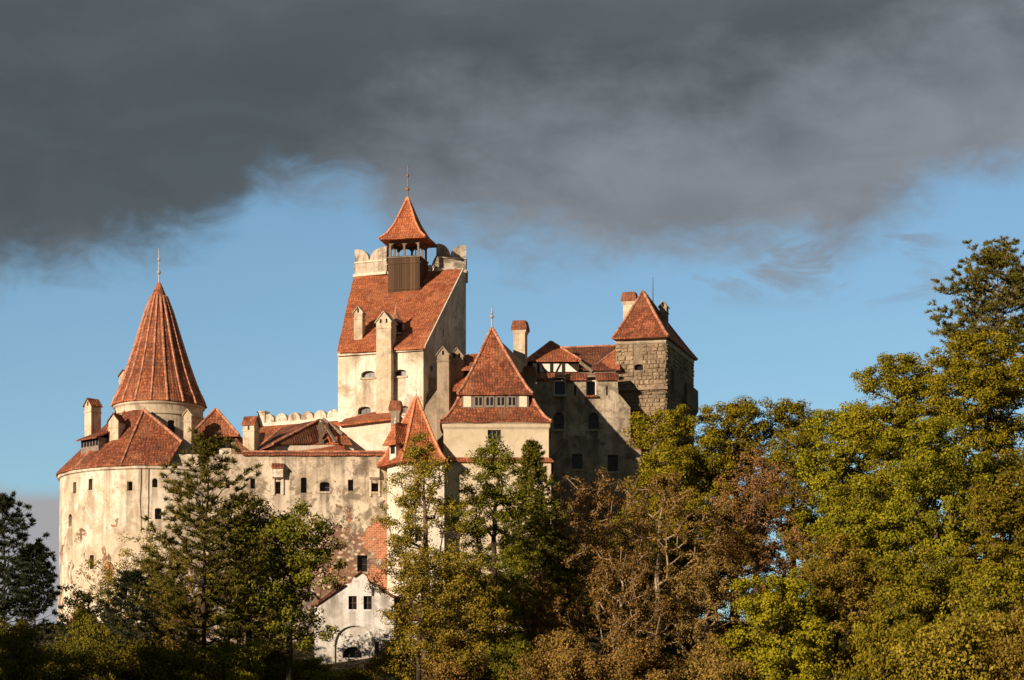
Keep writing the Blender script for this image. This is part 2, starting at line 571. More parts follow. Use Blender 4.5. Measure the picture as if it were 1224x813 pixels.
tile_mat('tile', (0.50, 0.16, 0.068), (0.19, 0.06, 0.031), (0.06, 0.02, 0.012))
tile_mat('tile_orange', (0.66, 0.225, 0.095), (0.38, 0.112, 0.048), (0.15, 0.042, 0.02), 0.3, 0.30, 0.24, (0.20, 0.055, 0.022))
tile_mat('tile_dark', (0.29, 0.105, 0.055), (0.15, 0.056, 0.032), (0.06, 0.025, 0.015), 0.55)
tile_mat('tile_brick', (0.42, 0.13, 0.06), (0.30, 0.09, 0.045), (0.25, 0.14, 0.09), 0.3, 0.12, 0.3)
simple('ridge_tile', (0.46, 0.22, 0.135), 0.85, 0.45, 2.0)
simple('ridge_orange', (0.66, 0.27, 0.14), 0.85, 0.35, 2.5)

def plaster(name, c1, c2, stain, stain_amt=0.5, brick=None, low_dark=None, bump_d=0.05, streak=0.4, drips=()):
    """old lime render: blotches, rain streaks, optional fallen-off areas that show brick and rubble.
       brick = (x0, x1, z0, z1, bias): the area where the render has come off"""
    n, b, _ = new_mat(name)
    g = n.new('ShaderNodeNewGeometry'); pos = g.outputs['Position']
    big = n.noise(pos, 0.30, 8, 0.62, 0.4)
    mid = n.noise(n.scale(pos, (1, 1, 1), (5, 3, 1)), 0.62, 9, 0.70, 0.5)
    fine = n.noise(pos, 5.0, 6, 0.7)
    st = n.noise(n.scale(pos, (2.2, 2.2, 0.13)), 1.0, 6, 0.6)
    c = n.mix(n.step(big, 0.44, 0.56), c1, c2)
    c = n.mix(n.math('MULTIPLY', n.step(mid, 0.485, 0.60), stain_amt), c, stain)
    c = n.mix(n.math('MULTIPLY', n.step(st, 0.49, 0.62), streak), c, stain)
    c = n.mix(n.math('MULTIPLY', n.step(fine, 0.52, 0.72), 0.3), c, tuple(x * 0.6 for x in stain))
    pat = n.noise(n.scale(pos, (1, 1, .7), (1, 9, 2)), 2.3, 7, 0.7, 0.4)
    c = n.mix(n.math('MULTIPLY', n.step(pat, 0.53, 0.64), stain_amt * 0.55), c, tuple(x * 0.8 for x in stain))
    c = n.mix(n.math('MULTIPLY', n.step(pat, 0.45, 0.34), 0.35), c, tuple(min(.85, x * 1.18) for x in c1))
    hgt = n.math('ADD', n.math('MULTIPLY', mid, bump_d), n.math('MULTIPLY', fine, bump_d * 0.5))
    sp = n.new('ShaderNodeSeparateXYZ'); n.l.new(pos, sp.inputs[0])
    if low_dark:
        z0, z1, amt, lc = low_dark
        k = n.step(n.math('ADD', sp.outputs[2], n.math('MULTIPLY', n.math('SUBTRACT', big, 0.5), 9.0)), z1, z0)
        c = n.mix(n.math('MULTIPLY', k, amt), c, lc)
    for px, py, Y, wd, ln in drips:
        q = P(px, py, Y)
        dx = n.math('ABSOLUTE', n.math('SUBTRACT', n.math('ADD', sp.outputs[0], n.math('MULTIPLY', n.math('SUBTRACT', pat, 0.5), 0.5)), q.x))
        side = n.step(dx, wd * 0.62, wd * 0.30)
        run = n.math('MULTIPLY', n.step(sp.outputs[2], q.z - ln, q.z - ln * 0.1), n.step(sp.outputs[2], q.z + 0.15, q.z - 0.05))
        c = n.mix(n.math('MULTIPLY', n.math('MULTIPLY', side, run), n.math('MULTIPLY_ADD', st, 1.3, -0.15), clamp=True), c, tuple(x * 0.62 for x in stain))
    if brick:
        x0, x1, z0, z1, bias = brick
        uv = n.new('ShaderNodeUVMap').outputs[0]
        br = n.new('ShaderNodeTexBrick'); n.l.new(uv, br.inputs['Vector'])
        br.inputs['Color1'].default_value = (0.50, 0.17, 0.075, 1); br.inputs['Color2'].default_value = (0.34, 0.105, 0.05, 1)
        br.inputs['Mortar'].default_value = (0.52, 0.36, 0.24, 1)
        br.inputs['Scale'].default_value = 1; br.inputs['Brick Width'].default_value = 0.42; br.inputs['Row Height'].default_value = 0.17
        br.inputs['Mortar Size'].default_value = 0.022
        vo = n.new('ShaderNodeTexVoronoi'); n.l.new(n.scale(pos, (1, 1, 1.5)), vo.inputs['Vector']); vo.inputs['Scale'].default_value = 1.7
        rub = n.mix(n.step(vo.outputs['Distance'], 0.2, 0.5), (0.58, 0.47, 0.34), (0.20, 0.12, 0.08))
        pick = n.noise(n.scale(pos, (1, 1, 1), (0, 8, 3)), 0.38, 6, 0.62)
        pk = n.math('ADD', pick, n.math('MULTIPLY', n.step(sp.outputs[0], x0 + 2, x1 + 0.5), -0.095))
        bc = n.mix(n.step(pk, 0.40, 0.47), br.outputs[0], rub)
        bc = n.mix(n.math('MULTIPLY', n.step(pat, 0.55, 0.62), 0.5), bc, c)
        bc = n.mix(n.math('MULTIPLY', n.step(fine, 0.5, 0.75), 0.45), bc, (0.15, 0.07, 0.04))
        area = n.math('MULTIPLY', n.math('MULTIPLY', n.step(sp.outputs[0], x0 - 2.5, x0 + 3), n.step(sp.outputs[0], x1 + 1.5, x1 - 1.0)),
                      n.math('MULTIPLY', n.step(sp.outputs[2], z0 - 1.5, z0 + 1.0), n.step(sp.outputs[2], z1 + 2.5, z1 - 2.5)))
        ch = n.noise(n.scale(pos, (1, 1, 0.8), (2, 0, 0)), 0.55, 9, 0.68, 0.5)
        mk = n.step(n.math('ADD', ch, n.math('MULTIPLY', area, bias)), 0.655, 0.675)
        c = n.mix(mk, c, bc)
        hgt = n.math('ADD', n.math('SUBTRACT', hgt, n.math('MULTIPLY', mk, 0.10)), n.math('MULTIPLY', n.math('MULTIPLY', mk, vo.outputs['Distance']), -0.12))
    n.put(b.inputs['Base Color'], c)
    b.inputs['Roughness'].default_value = 0.92
    b.inputs['Specular IOR Level'].default_value = 0.12
    bump = n.new('ShaderNodeBump'); bump.inputs['Strength'].default_value = 0.8; bump.inputs['Distance'].default_value = 1.0
    n.l.new(hgt, bump.inputs['Height']); n.l.new(bump.outputs[0], b.inputs['Normal'])

TAN = (0.34, 0.27, 0.185)
plaster('plaster_keep', (0.78, 0.71, 0.585), (0.63, 0.54, 0.40), TAN, 0.62, drips=[(440, 452, 253, 1.3, 3), (478, 451, 252, 1.2, 3.2), (436, 497, 253, 1.2, 2), (425, 420, 253.5, .9, 2.6), (495, 416, 251.5, 1.2, 3), (470, 416, 252, .7, 4)])
plaster('plaster_bastion', (0.77, 0.695, 0.56), (0.62, 0.525, 0.385), (0.35, 0.28, 0.195), 0.6, (-44, -36, 17, 27, 0.10), drips=[(89, 590, 247, .5, 3), (108, 586, 245, .5, 2.6), (155, 587, 243, .55, 3.4), (185, 583, 242.6, .6, 2.5), (189, 621, 242.6, .7, 3), (130, 556, 244, .8, 2.5), (168, 555, 243, .5, 4), (177, 555, 243, .4, 3.6), (84, 632, 247, .8, 4)])
plaster('plaster_curtain', (0.67, 0.58, 0.44), (0.44, 0.365, 0.265), (0.18, 0.145, 0.105), 0.85, (-19.5, -11, 18, 28.0, 0.245), drips=[(302, 585, 244, .5, 2.2), (332, 591, 244, .9, 3), (363, 590, 244, .6, 3.2), (388, 587, 244, .9, 2.4), (419, 586, 244, .6, 3), (345, 546, 244, 1.2, 2), (405, 546, 244, 1.6, 2.2), (436, 546, 244, .8, 3)])
plaster('plaster_drum', (0.66, 0.58, 0.44), (0.52, 0.44, 0.32), (0.25, 0.195, 0.135), 0.65)
plaster('plaster_white', (0.78, 0.72, 0.61), (0.70, 0.62, 0.49), (0.43, 0.36, 0.26), 0.45, None, None, 0.03, 0.2)
plaster('plaster_cream', (0.64, 0.555, 0.405), (0.58, 0.49, 0.345), (0.44, 0.355, 0.24), 0.35, None, None, 0.02, 0.15)
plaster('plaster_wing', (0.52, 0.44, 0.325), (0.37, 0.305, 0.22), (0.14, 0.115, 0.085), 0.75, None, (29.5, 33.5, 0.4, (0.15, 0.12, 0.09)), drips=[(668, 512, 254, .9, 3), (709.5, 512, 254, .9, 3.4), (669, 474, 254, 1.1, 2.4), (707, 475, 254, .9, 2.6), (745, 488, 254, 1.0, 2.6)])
plaster('plaster_chimney', (0.68, 0.58, 0.43), (0.56, 0.46, 0.32), (0.28, 0.22, 0.15), 0.5)
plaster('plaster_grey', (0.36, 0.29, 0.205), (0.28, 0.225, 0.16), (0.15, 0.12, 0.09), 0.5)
plaster('plaster_parapet', (0.70, 0.63, 0.51), (0.52, 0.45, 0.35), (0.17, 0.14, 0.105), 0.8)
plaster('plaster_lodge', (0.74, 0.725, 0.68), (0.60, 0.575, 0.52), (0.33, 0.30, 0.25), 0.65, None, (13.0, 16.0, 0.6, (0.26, 0.22, 0.17)), 0.06, drips=[(421, 731, 232, .7, 2.0), (440, 731, 232, .7, 2.2), (400, 712, 232, .8, 2), (460, 712, 232, .8, 2.4), (445, 706, 232, .3, 3)])
plaster('stone_block', (0.42, 0.315, 0.20), (0.27, 0.205, 0.135), (0.15, 0.115, 0.08), 0.7, None, None, 0.08)
plaster('stone_joint', (0.33, 0.26, 0.175), (0.24, 0.19, 0.13), (0.09, 0.07, 0.05), 0.6, None, None, 0.06)
plaster('stone_dark', (0.20, 0.155, 0.105), (0.15, 0.115, 0.08), (0.09, 0.07, 0.05), 0.5, None, None, 0.05)
plaster('stone_trim', (0.55, 0.47, 0.34), (0.45, 0.37, 0.26), (0.25, 0.2, 0.14), 0.5)
plaster('rock', (0.50, 0.42, 0.33), (0.36, 0.30, 0.23), (0.16, 0.13, 0.10), 0.7, None, None, 0.25)
simple('frame', (0.13, 0.085, 0.055), 0.7, 0.3, 4)
simple('frame_grey', (0.24, 0.20, 0.16), 0.7, 0.3, 4)
simple('frame_white', (0.62, 0.58, 0.50), 0.6, 0.1, 4)
simple('hole_dark', (0.012, 0.010, 0.009), 0.95, 0.3, 4, 0.1)  # near-black paint that stands in for the shade inside openings
simple('glass', (0.018, 0.018, 0.020), 0.12, 0.2, 2, 0.5)
simple('metal', (0.55, 0.52, 0.50), 0.45, 0.15, 5, 0.5, 0.5)
simple('metal_rust', (0.30, 0.15, 0.09), 0.6, 0.3, 5, 0.4, 0.3)
simple('metal_dark', (0.06, 0.055, 0.05), 0.5, 0.2, 5, 0.5)
simple('white_panel', (0.78, 0.74, 0.66), 0.8, 0.06, 2)
simple('cream_panel', (0.72, 0.64, 0.49), 0.8, 0.06, 2)

def wood(name, a, b_, board=0.24):
    n, b, _ = new_mat(name)
    uv = n.new('ShaderNodeUVMap').outputs[0]
    sp = n.new('ShaderNodeSeparateXYZ'); n.l.new(uv, sp.inputs[0])
    fl = n.math('FLOOR', n.math('DIVIDE', sp.outputs[0], board))
    wn = n.new('ShaderNodeTexWhiteNoise', noise_dimensions='1D'); n.l.new(fl, wn.inputs['W'])
    gr = n.noise(n.scale(uv, (9, 0.7, 1)), 2.0, 6, 0.65)
    c = n.mix(n.math('ADD', n.math('MULTIPLY', wn.outputs[0], 0.6), n.math('MULTIPLY', gr, 0.4)), a, b_)
    gap = n.math('LESS_THAN', n.math('FRACT', n.math('DIVIDE', sp.outputs[0], board)), 0.10)
    c = n.mix(n.math('MULTIPLY', gap, 0.45), c, (0.02, 0.014, 0.01))
    n.put(b.inputs['Base Color'], c); b.inputs['Roughness'].default_value = 0.85
    bu = n.new('ShaderNodeBump'); bu.inputs['Strength'].default_value = 0.7
    n.l.new(n.math('SUBTRACT', n.math('MULTIPLY', gr, 0.03), n.math('MULTIPLY', gap, 0.05)), bu.inputs['Height']); n.l.new(bu.outputs[0], b.inputs['Normal'])
wood('wood_board', (0.055, 0.032, 0.018), (0.15, 0.09, 0.048), 0.31)
wood('wood_dark', (0.018, 0.012, 0.008), (0.042, 0.028, 0.019))  # dark timber, deepened further to carry the shade on the inner house gable
wood('wood_grey', (0.16, 0.125, 0.09), (0.27, 0.215, 0.155))

def leaf(name, cols, trans=0.12, var=0.5):
    """leaf material: every leaf picks its own shade, every tree a slight shift of hue"""
    n, b, out = new_mat(name)
    g = n.new('ShaderNodeNewGeometry'); oi = n.new('ShaderNodeObjectInfo')
    clump = n.noise(g.outputs['Position'], 0.45, 3, 0.5)
    r = n.math('ADD', n.math('MULTIPLY', g.outputs['Random Per Island'], 0.65), n.math('MULTIPLY', n.math('SUBTRACT', clump, 0.3), 0.9), clamp=True)
    ramp = n.new('ShaderNodeValToRGB'); n.l.new(r, ramp.inputs[0])
    e = ramp.color_ramp.elements
    for i, c in enumerate(cols):
        if i >= len(e): e.new(0.5)
    for i, c in enumerate(cols):
        e[i].position = i / (len(cols) - 1); e[i].color = (*c, 1)
    hs = n.new('ShaderNodeHueSaturation'); n.l.new(ramp.outputs[0], hs.inputs['Color'])
    n.l.new(n.math('MULTIPLY_ADD', oi.outputs['Random'], 0.03, 0.485), hs.inputs['Hue'])
    n.l.new(n.math('MULTIPLY_ADD', oi.outputs['Random'], 0.3, 0.85), hs.inputs['Value'])
    n.l.new(hs.outputs[0], b.inputs['Base Color'])
    b.inputs['Roughness'].default_value = 0.55
    b.inputs['Specular IOR Level'].default_value = 0.08
    tr = n.new('ShaderNodeBsdfTranslucent'); n.l.new(hs.outputs[0], tr.inputs['Color'])
    mx = n.new('ShaderNodeMixShader'); mx.inputs[0].default_value = trans
    n.l.new(b.outputs[0], mx.inputs[1]); n.l.new(tr.outputs[0], mx.inputs[2]); n.l.new(mx.outputs[0], out.inputs['Surface'])

leaf('leaf_green', [(0.10,0.098,0.006),(0.255,0.228,0.009),(0.42,0.34,0.016)])
leaf('leaf_olive', [(0.075,0.078,0.006),(0.20,0.182,0.010),(0.38,0.30,0.018)])
leaf('leaf_gold', [(0.09,0.072,0.010),(0.235,0.178,0.018),(0.42,0.30,0.034)])
leaf('leaf_brown', [(0.065,0.055,0.012),(0.215,0.125,0.030),(0.40,0.245,0.058)])
leaf('leaf_rust', [(0.12,0.05,0.02),(0.26,0.12,0.045),(0.40,0.21,0.08)])
leaf('leaf_deep', [(0.055,0.060,0.007),(0.14,0.13,0.011),(0.26,0.215,0.017)])
leaf('needle_pine', [(0.050,0.050,0.010),(0.125,0.112,0.018),(0.25,0.20,0.028)], 0.1)
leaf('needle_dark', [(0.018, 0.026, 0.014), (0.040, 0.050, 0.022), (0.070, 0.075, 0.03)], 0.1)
leaf('needle_spruce', [(0.065,0.075,0.012),(0.15,0.15,0.016),(0.27,0.23,0.028)], 0.1)
simple('bark_dark', (0.055, 0.040, 0.028), 0.95, 0.4, 6)
simple('bark_pale', (0.34, 0.26, 0.17), 0.95, 0.35, 6)
simple('bark_brown', (0.13, 0.09, 0.06), 0.95, 0.4, 6)

n, b, _ = new_mat('soil')
g = n.new('ShaderNodeNewGeometry')
a_ = n.noise(g.outputs['Position'], 0.15, 8, 0.6); c_ = n.noise(g.outputs['Position'], 2.5, 8, 0.7)
c = n.mix(n.step(a_, 0.4, 0.6), (0.045, 0.05, 0.015), (0.075, 0.06, 0.03))
n.put(b.inputs['Base Color'], n.mix(n.math('MULTIPLY', c_, 0.8), c, (0.03, 0.03, 0.012)))
b.inputs['Roughness'].default_value = 1.0
bu = n.new('ShaderNodeBump'); bu.inputs['Distance'].default_value = 0.3; n.l.new(c_, bu.inputs['Height']); n.l.new(bu.outputs[0], b.inputs['Normal'])

# ------------------------------------------------------------------ ground
def graded(lo, hi, flo, fhi, st):
    a = [flo]
    s = st
    while a[-1] > lo: s *= 1.35; a.append(a[-1] - s)
    c = [fhi]; s = st
    while c[-1] < hi: s *= 1.35; c.append(c[-1] + s)
    return np.array(sorted(a[1:]) + list(np.arange(flo, fhi, st)) + c)
xs = graded(-7000, 7000, -100, 100, 2.0); ys = graded(-600, 9000, 20, 340, 2.0)
X, Yg = np.meshgrid(xs, ys); Zg = ground(X, Yg)
Zg = Zg + 0.25 * np.sin(X * 1.3 + 0.7 * Yg) * np.cos(Yg * 0.9 - X * 0.4) * ((np.abs(X) < 100) & (Yg > 60) & (Yg < 330))
nx, ny = len(xs), len(ys)
me = bpy.data.meshes.new('hill')
idx = np.arange(nx * ny).reshape(ny, nx)
me.from_pydata(np.stack([X.ravel(), Yg.ravel(), Zg.ravel()], 1).tolist(), [], np.stack([idx[:-1, :-1].ravel(), idx[:-1, 1:].ravel(), idx[1:, 1:].ravel(), idx[1:, :-1].ravel()], 1).tolist())
me.polygons.foreach_set('use_smooth', [True] * len(me.polygons))
me.materials.append(M['soil'])
go = bpy.data.objects.new('ground', me); col.objects.link(go); go['kind'] = 'structure'

def rock_mass(name, c, rad, seed, mat, label):
    from mathutils import noise
    bm = bmesh.new(); bmesh.ops.create_icosphere(bm, subdivisions=5, radius=1.0)
    for v in bm.verts:
        q = v.co.copy(); s_ = Vector((seed * 5.3, 0, 0))
        k = 1 + 0.22 * noise.noise(q * 1.6 + s_) + 0.14 * noise.noise(q * 4 + s_) + 0.12 * abs(noise.noise(q * 8 + s_)) - 0.05 * abs(noise.noise(q * 17 + s_))
        v.co = Vector((q.x * rad[0], q.y * rad[1], q.z * rad[2])) * k
    me = bpy.data.meshes.new(name); bm.to_mesh(me); bm.free(); finish(me, mat)
    o = bpy.data.objects.new(name, me); col.objects.link(o); o.location = c
    o['kind'] = 'structure'
    return o
rock_mass('rock_outcrop', (-31.5, 246.5, 17.5), (6.8, 5.0, 8.6), 1, M['rock'], '')
rock_mass('rock_outcrop', (-23.5, 244.5, 16.5), (6.0, 3.2, 6.8), 4, M['rock'], '')
rock_mass('rock_outcrop', (-18.0, 236.2, 9.0), (4.2, 5.0, 4.6), 6, M['rock'], '')

# ------------------------------------------------------------------ the castle
random.seed(7)
Zv = Vector((0, 0, 1))

def gz(x, y):
    return float(ground(x, y))

# --- round bastion at the left end
bc = Q(190, 252); BR_ = 9.45
t = Thing('round_bastion', 'wide round cream bastion with brick cracks and small windows, below the conical spire', 'bastion', (bc[0], bc[1], 17))
def bast(px, py, w, h, kind, **kw):
    k = (px - CX) / F
    a = 1 + k * k; b = -2 * (k * bc[0] + bc[1]); c = bc[0] ** 2 + bc[1] ** 2 - BR_ ** 2
    y = (-b - math.sqrt(b * b - 4 * a * c)) / (2 * a)
    p = Vector((k * y, y, (HZ - py) * y / F))
    nn = Vector((p.x - bc[0], p.y - bc[1], 0)).normalized()
    return window(t, p, Vector((-nn.y, nn.x, 0)), nn, w, h, kind, **kw)
for a in [(89, 583, .55, 1.05, 'rect'), (108, 579, .5, 1.05, 'rect'), (155, 581, .52, .85, 'rect'), (185, 577, .5, .85, 'arch'), (189, 614, .62, 1.05, 'segment'),
          (110, 672, .5, 1.3, 'rect'), (84, 622, .7, 1.2, 'arch'), (215, 585, .5, .8, 'rect')]:
    bast(*a, depth=0.65, bars=(0, 1), frame=0.05)
prof = [(9.75, 12), (9.65, 20), (9.5, 22.5), (9.48, 27), (9.45, 30), (9.42, 32.75)]
t.part('wall', MB().lathe(bc, prof, 96), M['plaster_bastion'], cut=True, smooth=False)
def pol(r, deg, z): return (bc[0] + r * math.cos(math.radians(deg)), bc[1] + r * math.sin(math.radians(deg)), z)
angs = [95, 112, 130, 148, 166, 182, 196, 210, 226, 242, 257]
V_ = []; Fc = []
for a in angs:
    V_ += [pol(9.85, a, 32.85), pol(7.6, a, 35.2), pol(4.15, a, 38.75)]
for i in range(len(angs) - 1):
    o = 3 * i
    Fc += [(o, o + 3, o + 4, o + 1), (o + 1, o + 4, o + 5, o + 2)]
o = 3 * (len(angs) - 1); e = len(V_)
V_ += [pol(9.85, 270, 32.9), pol(9.8, 283, 32.9), P(217, 528, 244.9)]
Fc += [(o, e, o + 1), (e, e + 2, o + 1), (e, e + 1, e + 2), (o + 1, e + 2, o + 2)]
broof = t.part('roof', MB().slab(V_, Fc, 0.16), M['tile'], rough=(1.2, 0.11, 3))
for i in (2, 5, 8, 10):
    t.part('ridge_tiles', ridge(MB(), [V_[3 * i], V_[3 * i + 1], V_[3 * i + 2]], 0.12), M['ridge_tile'], broof)
t.part('ridge_tiles', ridge(MB(), [V_[o + 2], V_[e + 2]], 0.16), M['ridge_tile'], broof)
t.part('cornice', MB().lathe(bc, [(9.4, 32.35), (9.62, 32.45), (9.66, 32.7), (9.4, 32.72)], 96), M['plaster_bastion'])
# long low dormer with a row of panes
a0, a1 = 211, 226
dm = MB(); r0 = 8.3
A, B = Vector(pol(r0, 216, 0)), Vector(pol(r0, 235, 0))
rr, nn = wall_axes(A, B)
za = 34.7; zb_ = 35.75
inn = [A - nn * 2.2, B - nn * 2.2]
dm.prism([A, B, inn[1], inn[0]], za - 0.6, zb_)
dobj = t.part('dormer', dm, M['frame_grey'])
L = (B - A).length
pn = MB()
for i in range(6):
    c = A + rr * (L * (i + 0.5) / 6) + nn * 0.012
    pn.box(c, rr, nn, L / 6 * 0.36, 0.012, za + 0.3, zb_ - 0.12)
t.part('pane', pn, M['glass'], dobj)
ro = MB().slab([A - rr * .12 + nn * .45 + Zv * (zb_ - 0.06), B + rr * .35 + nn * .55 + Zv * (zb_ - 0.06), inn[1] + rr * .3 - nn * 1.6 + Zv * (zb_ + 1.75), inn[0] - rr * .1 - nn * 1.6 + Zv * (zb_ + 1.75)], [(0, 1, 2, 3)], 0.14)
t.part('dormer_roof', ro, M['tile'], dobj, rough=(1.0, 0.04, 5))
chimney(t, 105, 475, 548, 249.3, 1.0, 1.2, -42, 'gable', vents=1, label='tall pale chimney at the far left end')
chimney(t, 135.5, 493, 560, 245.6, 1.05, 1.35, -22, 'gable', vents=0, cap_mat=M['tile_dark'], label='pale chimney in front of the dormer')
chimney(t, 147, 441, 500, 258.5, .8, .8, -10, 'gable', vents=0, lift=4, label='slim chimney peeking out behind the cone')
for px in (168, 177.5):
    k = (px - CX) / F; y = bc[1] - math.sqrt(BR_ ** 2 - (k * 243.2 - bc[0]) ** 2) - .03; x = k * y
    pts = [Vector((x + random.uniform(-.06, .06), y - .02, z)) for z in (32.6, 31, 29.5, 28, 26.5)]
    cb = MB()
    for a, b in zip(pts[:-1], pts[1:]): cb.tube(a, b, .028, .028, 5)
    t.part('lightning_cable', cb, M['metal_dark'])
chimney(t, 224, 488, 548, 246, .75, .8, -10, 'gable', vents=0, cap_mat=M['plaster_chimney'])

# --- round tower with the cone
rc = Q(190, 253)
t = Thing('round_tower', 'round drum tower under a tall ribbed conical spire of red tiles', 'tower', (rc[0], rc[1], 33))
p = Vector((rc[0] + 4.2 * math.sin(math.radians(24)), rc[1] - 4.2 * math.cos(math.radians(24)), ZZ(510, 249.2)))
nn = Vector((p.x - rc[0], p.y - rc[1], 0)).normalized()
window(t, p, Vector((-nn.y, nn.x, 0)), nn, .75, 1.25, 'segment', depth=.4)
t.part('wall', MB().lathe(rc, [(4.25, 31), (4.22, 38.3), (4.22, 38.5), (4.36, 38.55), (4.36, 38.75), (4.25, 38.85), (4.26, 39.4), (4.42, 39.55), (4.42, 39.9), (4.1, 39.9)], 72), M['plaster_drum'], cut=True)
k = 253 / F
prof = [(56, 483), (53, 478), (48.5, 469), (44, 458), (38.5, 443), (33.5, 428), (28, 411), (22.5, 393), (16, 372), (9.5, 355), (5, 345), (2.2, 339)]
cp = [(a * k, ZZ(b, 253)) for a, b in prof]
cp[0] = (cp[0][0], 39.75)
cm = MB().lathe(rc, [(cp[0][0] - .25, 39.62)] + cp, 54)
roof = t.part('spire_roof', cm, M['tile'], rough=(1.2, 0.05, 9))
for i in range(18):
    a = 2 * math.pi * (i + 0.4) / 18
    t.part('ridge_tiles', ridge(MB(), [(rc[0] + (r + .02) * math.cos(a), rc[1] + (r + .02) * math.sin(a), z) for r, z in cp[:-2]], 0.11, 0.4, 6), M['ridge_tile'], roof)
t.part('spire_cap', MB().lathe(rc, [(cp[-2][0] + .16, cp[-2][1] - .5), (cp[-2][0] + .03, cp[-2][1]), (.1, cp[-1][1] + .15)], 16), M['tile_orange'], roof)
finial(t, (rc[0], rc[1], ZZ(341, 253)), 3.6, M['metal'], 0.34, .055, .2, parent=roof)

# --- small gallery tower with pyramid roof
def pyramid(t, c, hx, hy, z0, apex, mat, prof=((1, 0), (0.8, .17), (0.5, .46), (0.015, 1)), rot=0, rid=M['ridge_tile'], rr=.12, name='roof', rough=True, nfoot=None, corners=(0, 1, 2, 3)):
    """hipped roof, slightly bell-cast; apex may lean off centre"""
    th = math.radians(rot); u = Vector((math.cos(th), math.sin(th), 0)); v = Vector((-math.sin(th), math.cos(th), 0))
    foot = nfoot or [Vector((c[0], c[1], 0)) + u * a * hx + v * b * hy for a, b in ((-1, -1), (1, -1), (1, 1), (-1, 1))]
    ap = Vector(apex); rings = []
    for s, q in prof:
        cc = Vector((ap.x, ap.y, 0))
        rings.append([Vector((cc.x + (f.x - cc.x) * s, cc.y + (f.y - cc.y) * s, z0 + (ap.z - z0) * q)) for f in foot])
    low = [Vector((p.x, p.y, z0 - 0.12)) for p in rings[0]]
    o = t.part(name, MB().loft([low] + rings), mat, rough=(1.0, 0.045, random.random() * 9) if rough else None)
    for i in range(len(foot)):
        t.part('ridge_tiles', ridge(MB(), [r[i] + Zv * .02 for r in rings], rr), rid, o)
    return o, foot
gc = Q(260, 250.4)
t = Thing('gallery_tower', 'small square tower with a dark open gallery under its pyramid roof, beside the round tower', 'tower', (gc[0], gc[1], 30))
ro, _ = pyramid(t, gc, 2.3, 2.3, ZZ(520, 248), (gc[0] - .15, gc[1], ZZ(489, 250.4)), M['tile'], ((1, 0), (.02, 1)))
zt = ZZ(521, 248)
t.part('wall', MB().box(gc, (1, 0, 0), (0, 1, 0), 1.85, 1.85, 29, zt - 1.1), M['plaster_keep'])
for a, b in ((-1, -1), (1, -1), (1, 1), (-1, 1), (0, -1)):
    t.part('gallery_post', MB().box((gc[0] + a * 1.78, gc[1] + b * 1.78), (1, 0, 0), (0, 1, 0), .12, .12, zt - 1.1, zt - .1), M['wood_dark'])
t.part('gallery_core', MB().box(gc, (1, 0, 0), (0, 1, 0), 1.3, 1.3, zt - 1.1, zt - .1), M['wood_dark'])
t.part('corner_pier', MB().box((gc[0] + 1.72, gc[1] - 2.02), (1, 0, 0), (0, 1, 0), .2, .17, 29, zt - .55), M['plaster_grey'])
lt = MB().slab([P(281, 522, 248.6), P(281, 545, 246.6), P(303, 545, 246.6), P(284, 521, 250)], [(0, 1, 2, 3)], .15)
t.part('lean_to_roof', lt, M['tile_dark'])
chimney(t, 297, 496, 548, 247.5, 1.15, 1.15, -17, 'gable', 'u', vents=1, label='white chimney with bright saddle roof right of the tower')

# --- curtain wall
A, B = Q(205, 244), Q(466, 244)
t = Thing('curtain_wall', 'long weathered curtain wall with exposed red brick at its right end and small windows', 'wall', ((A[0] + B[0]) / 2, 244, 17))
for a in [(272, 579, .42, .75, 'rect'), (302, 578, .45, .95, 'rect'), (332, 583, .52, 1.15, 'rect'), (363, 580, .55, 1.45, 'segment'), (388, 582, .92, .95, 'segment'), (419, 580, .5, 1.05, 'rect'), (447.5, 583, .8, .85, 'rect'), (433, 674, .95, 1.6, 'rect')]:
    wwin(t, *a[:2], A, B, *a[2:], depth=.65, bars=(1, 1), frame=.05, sill=a[2] > .7, mats=(M['frame'], M['glass']))
t.part('wall', MB().prism([A, B, (B[0], 245.3), (A[0], 245.3)], 11, ZZ(543, 244)), M['plaster_curtain'], cut=True)
x0, x1 = Q(290, 244)[0], Q(463, 244)[0]; z0 = ZZ(543.5, 244)
seg = 40; vs = []
for i in range(seg + 1):
    x = x0 + (x1 - x0) * i / seg; w = random.uniform(-.03, .03)
    vs += [(x, 243.75, z0 + .02 + w), (x, 244.65, z0 + .36 + w), (x, 245.5, z0 + .02 + w)]
fs = [f for i in range(seg) for f in ((3 * i, 3 * i + 3, 3 * i + 4, 3 * i + 1), (3 * i + 1, 3 * i + 4, 3 * i + 5, 3 * i + 2))]
co = t.part('coping', MB().slab(vs, fs, .14), M['tile'])
t.part('ridge_tiles', ridge(MB(), [(x0, 244.65, z0 + .36), (x1, 244.65, z0 + .36)], .12), M['ridge_tile'], co)
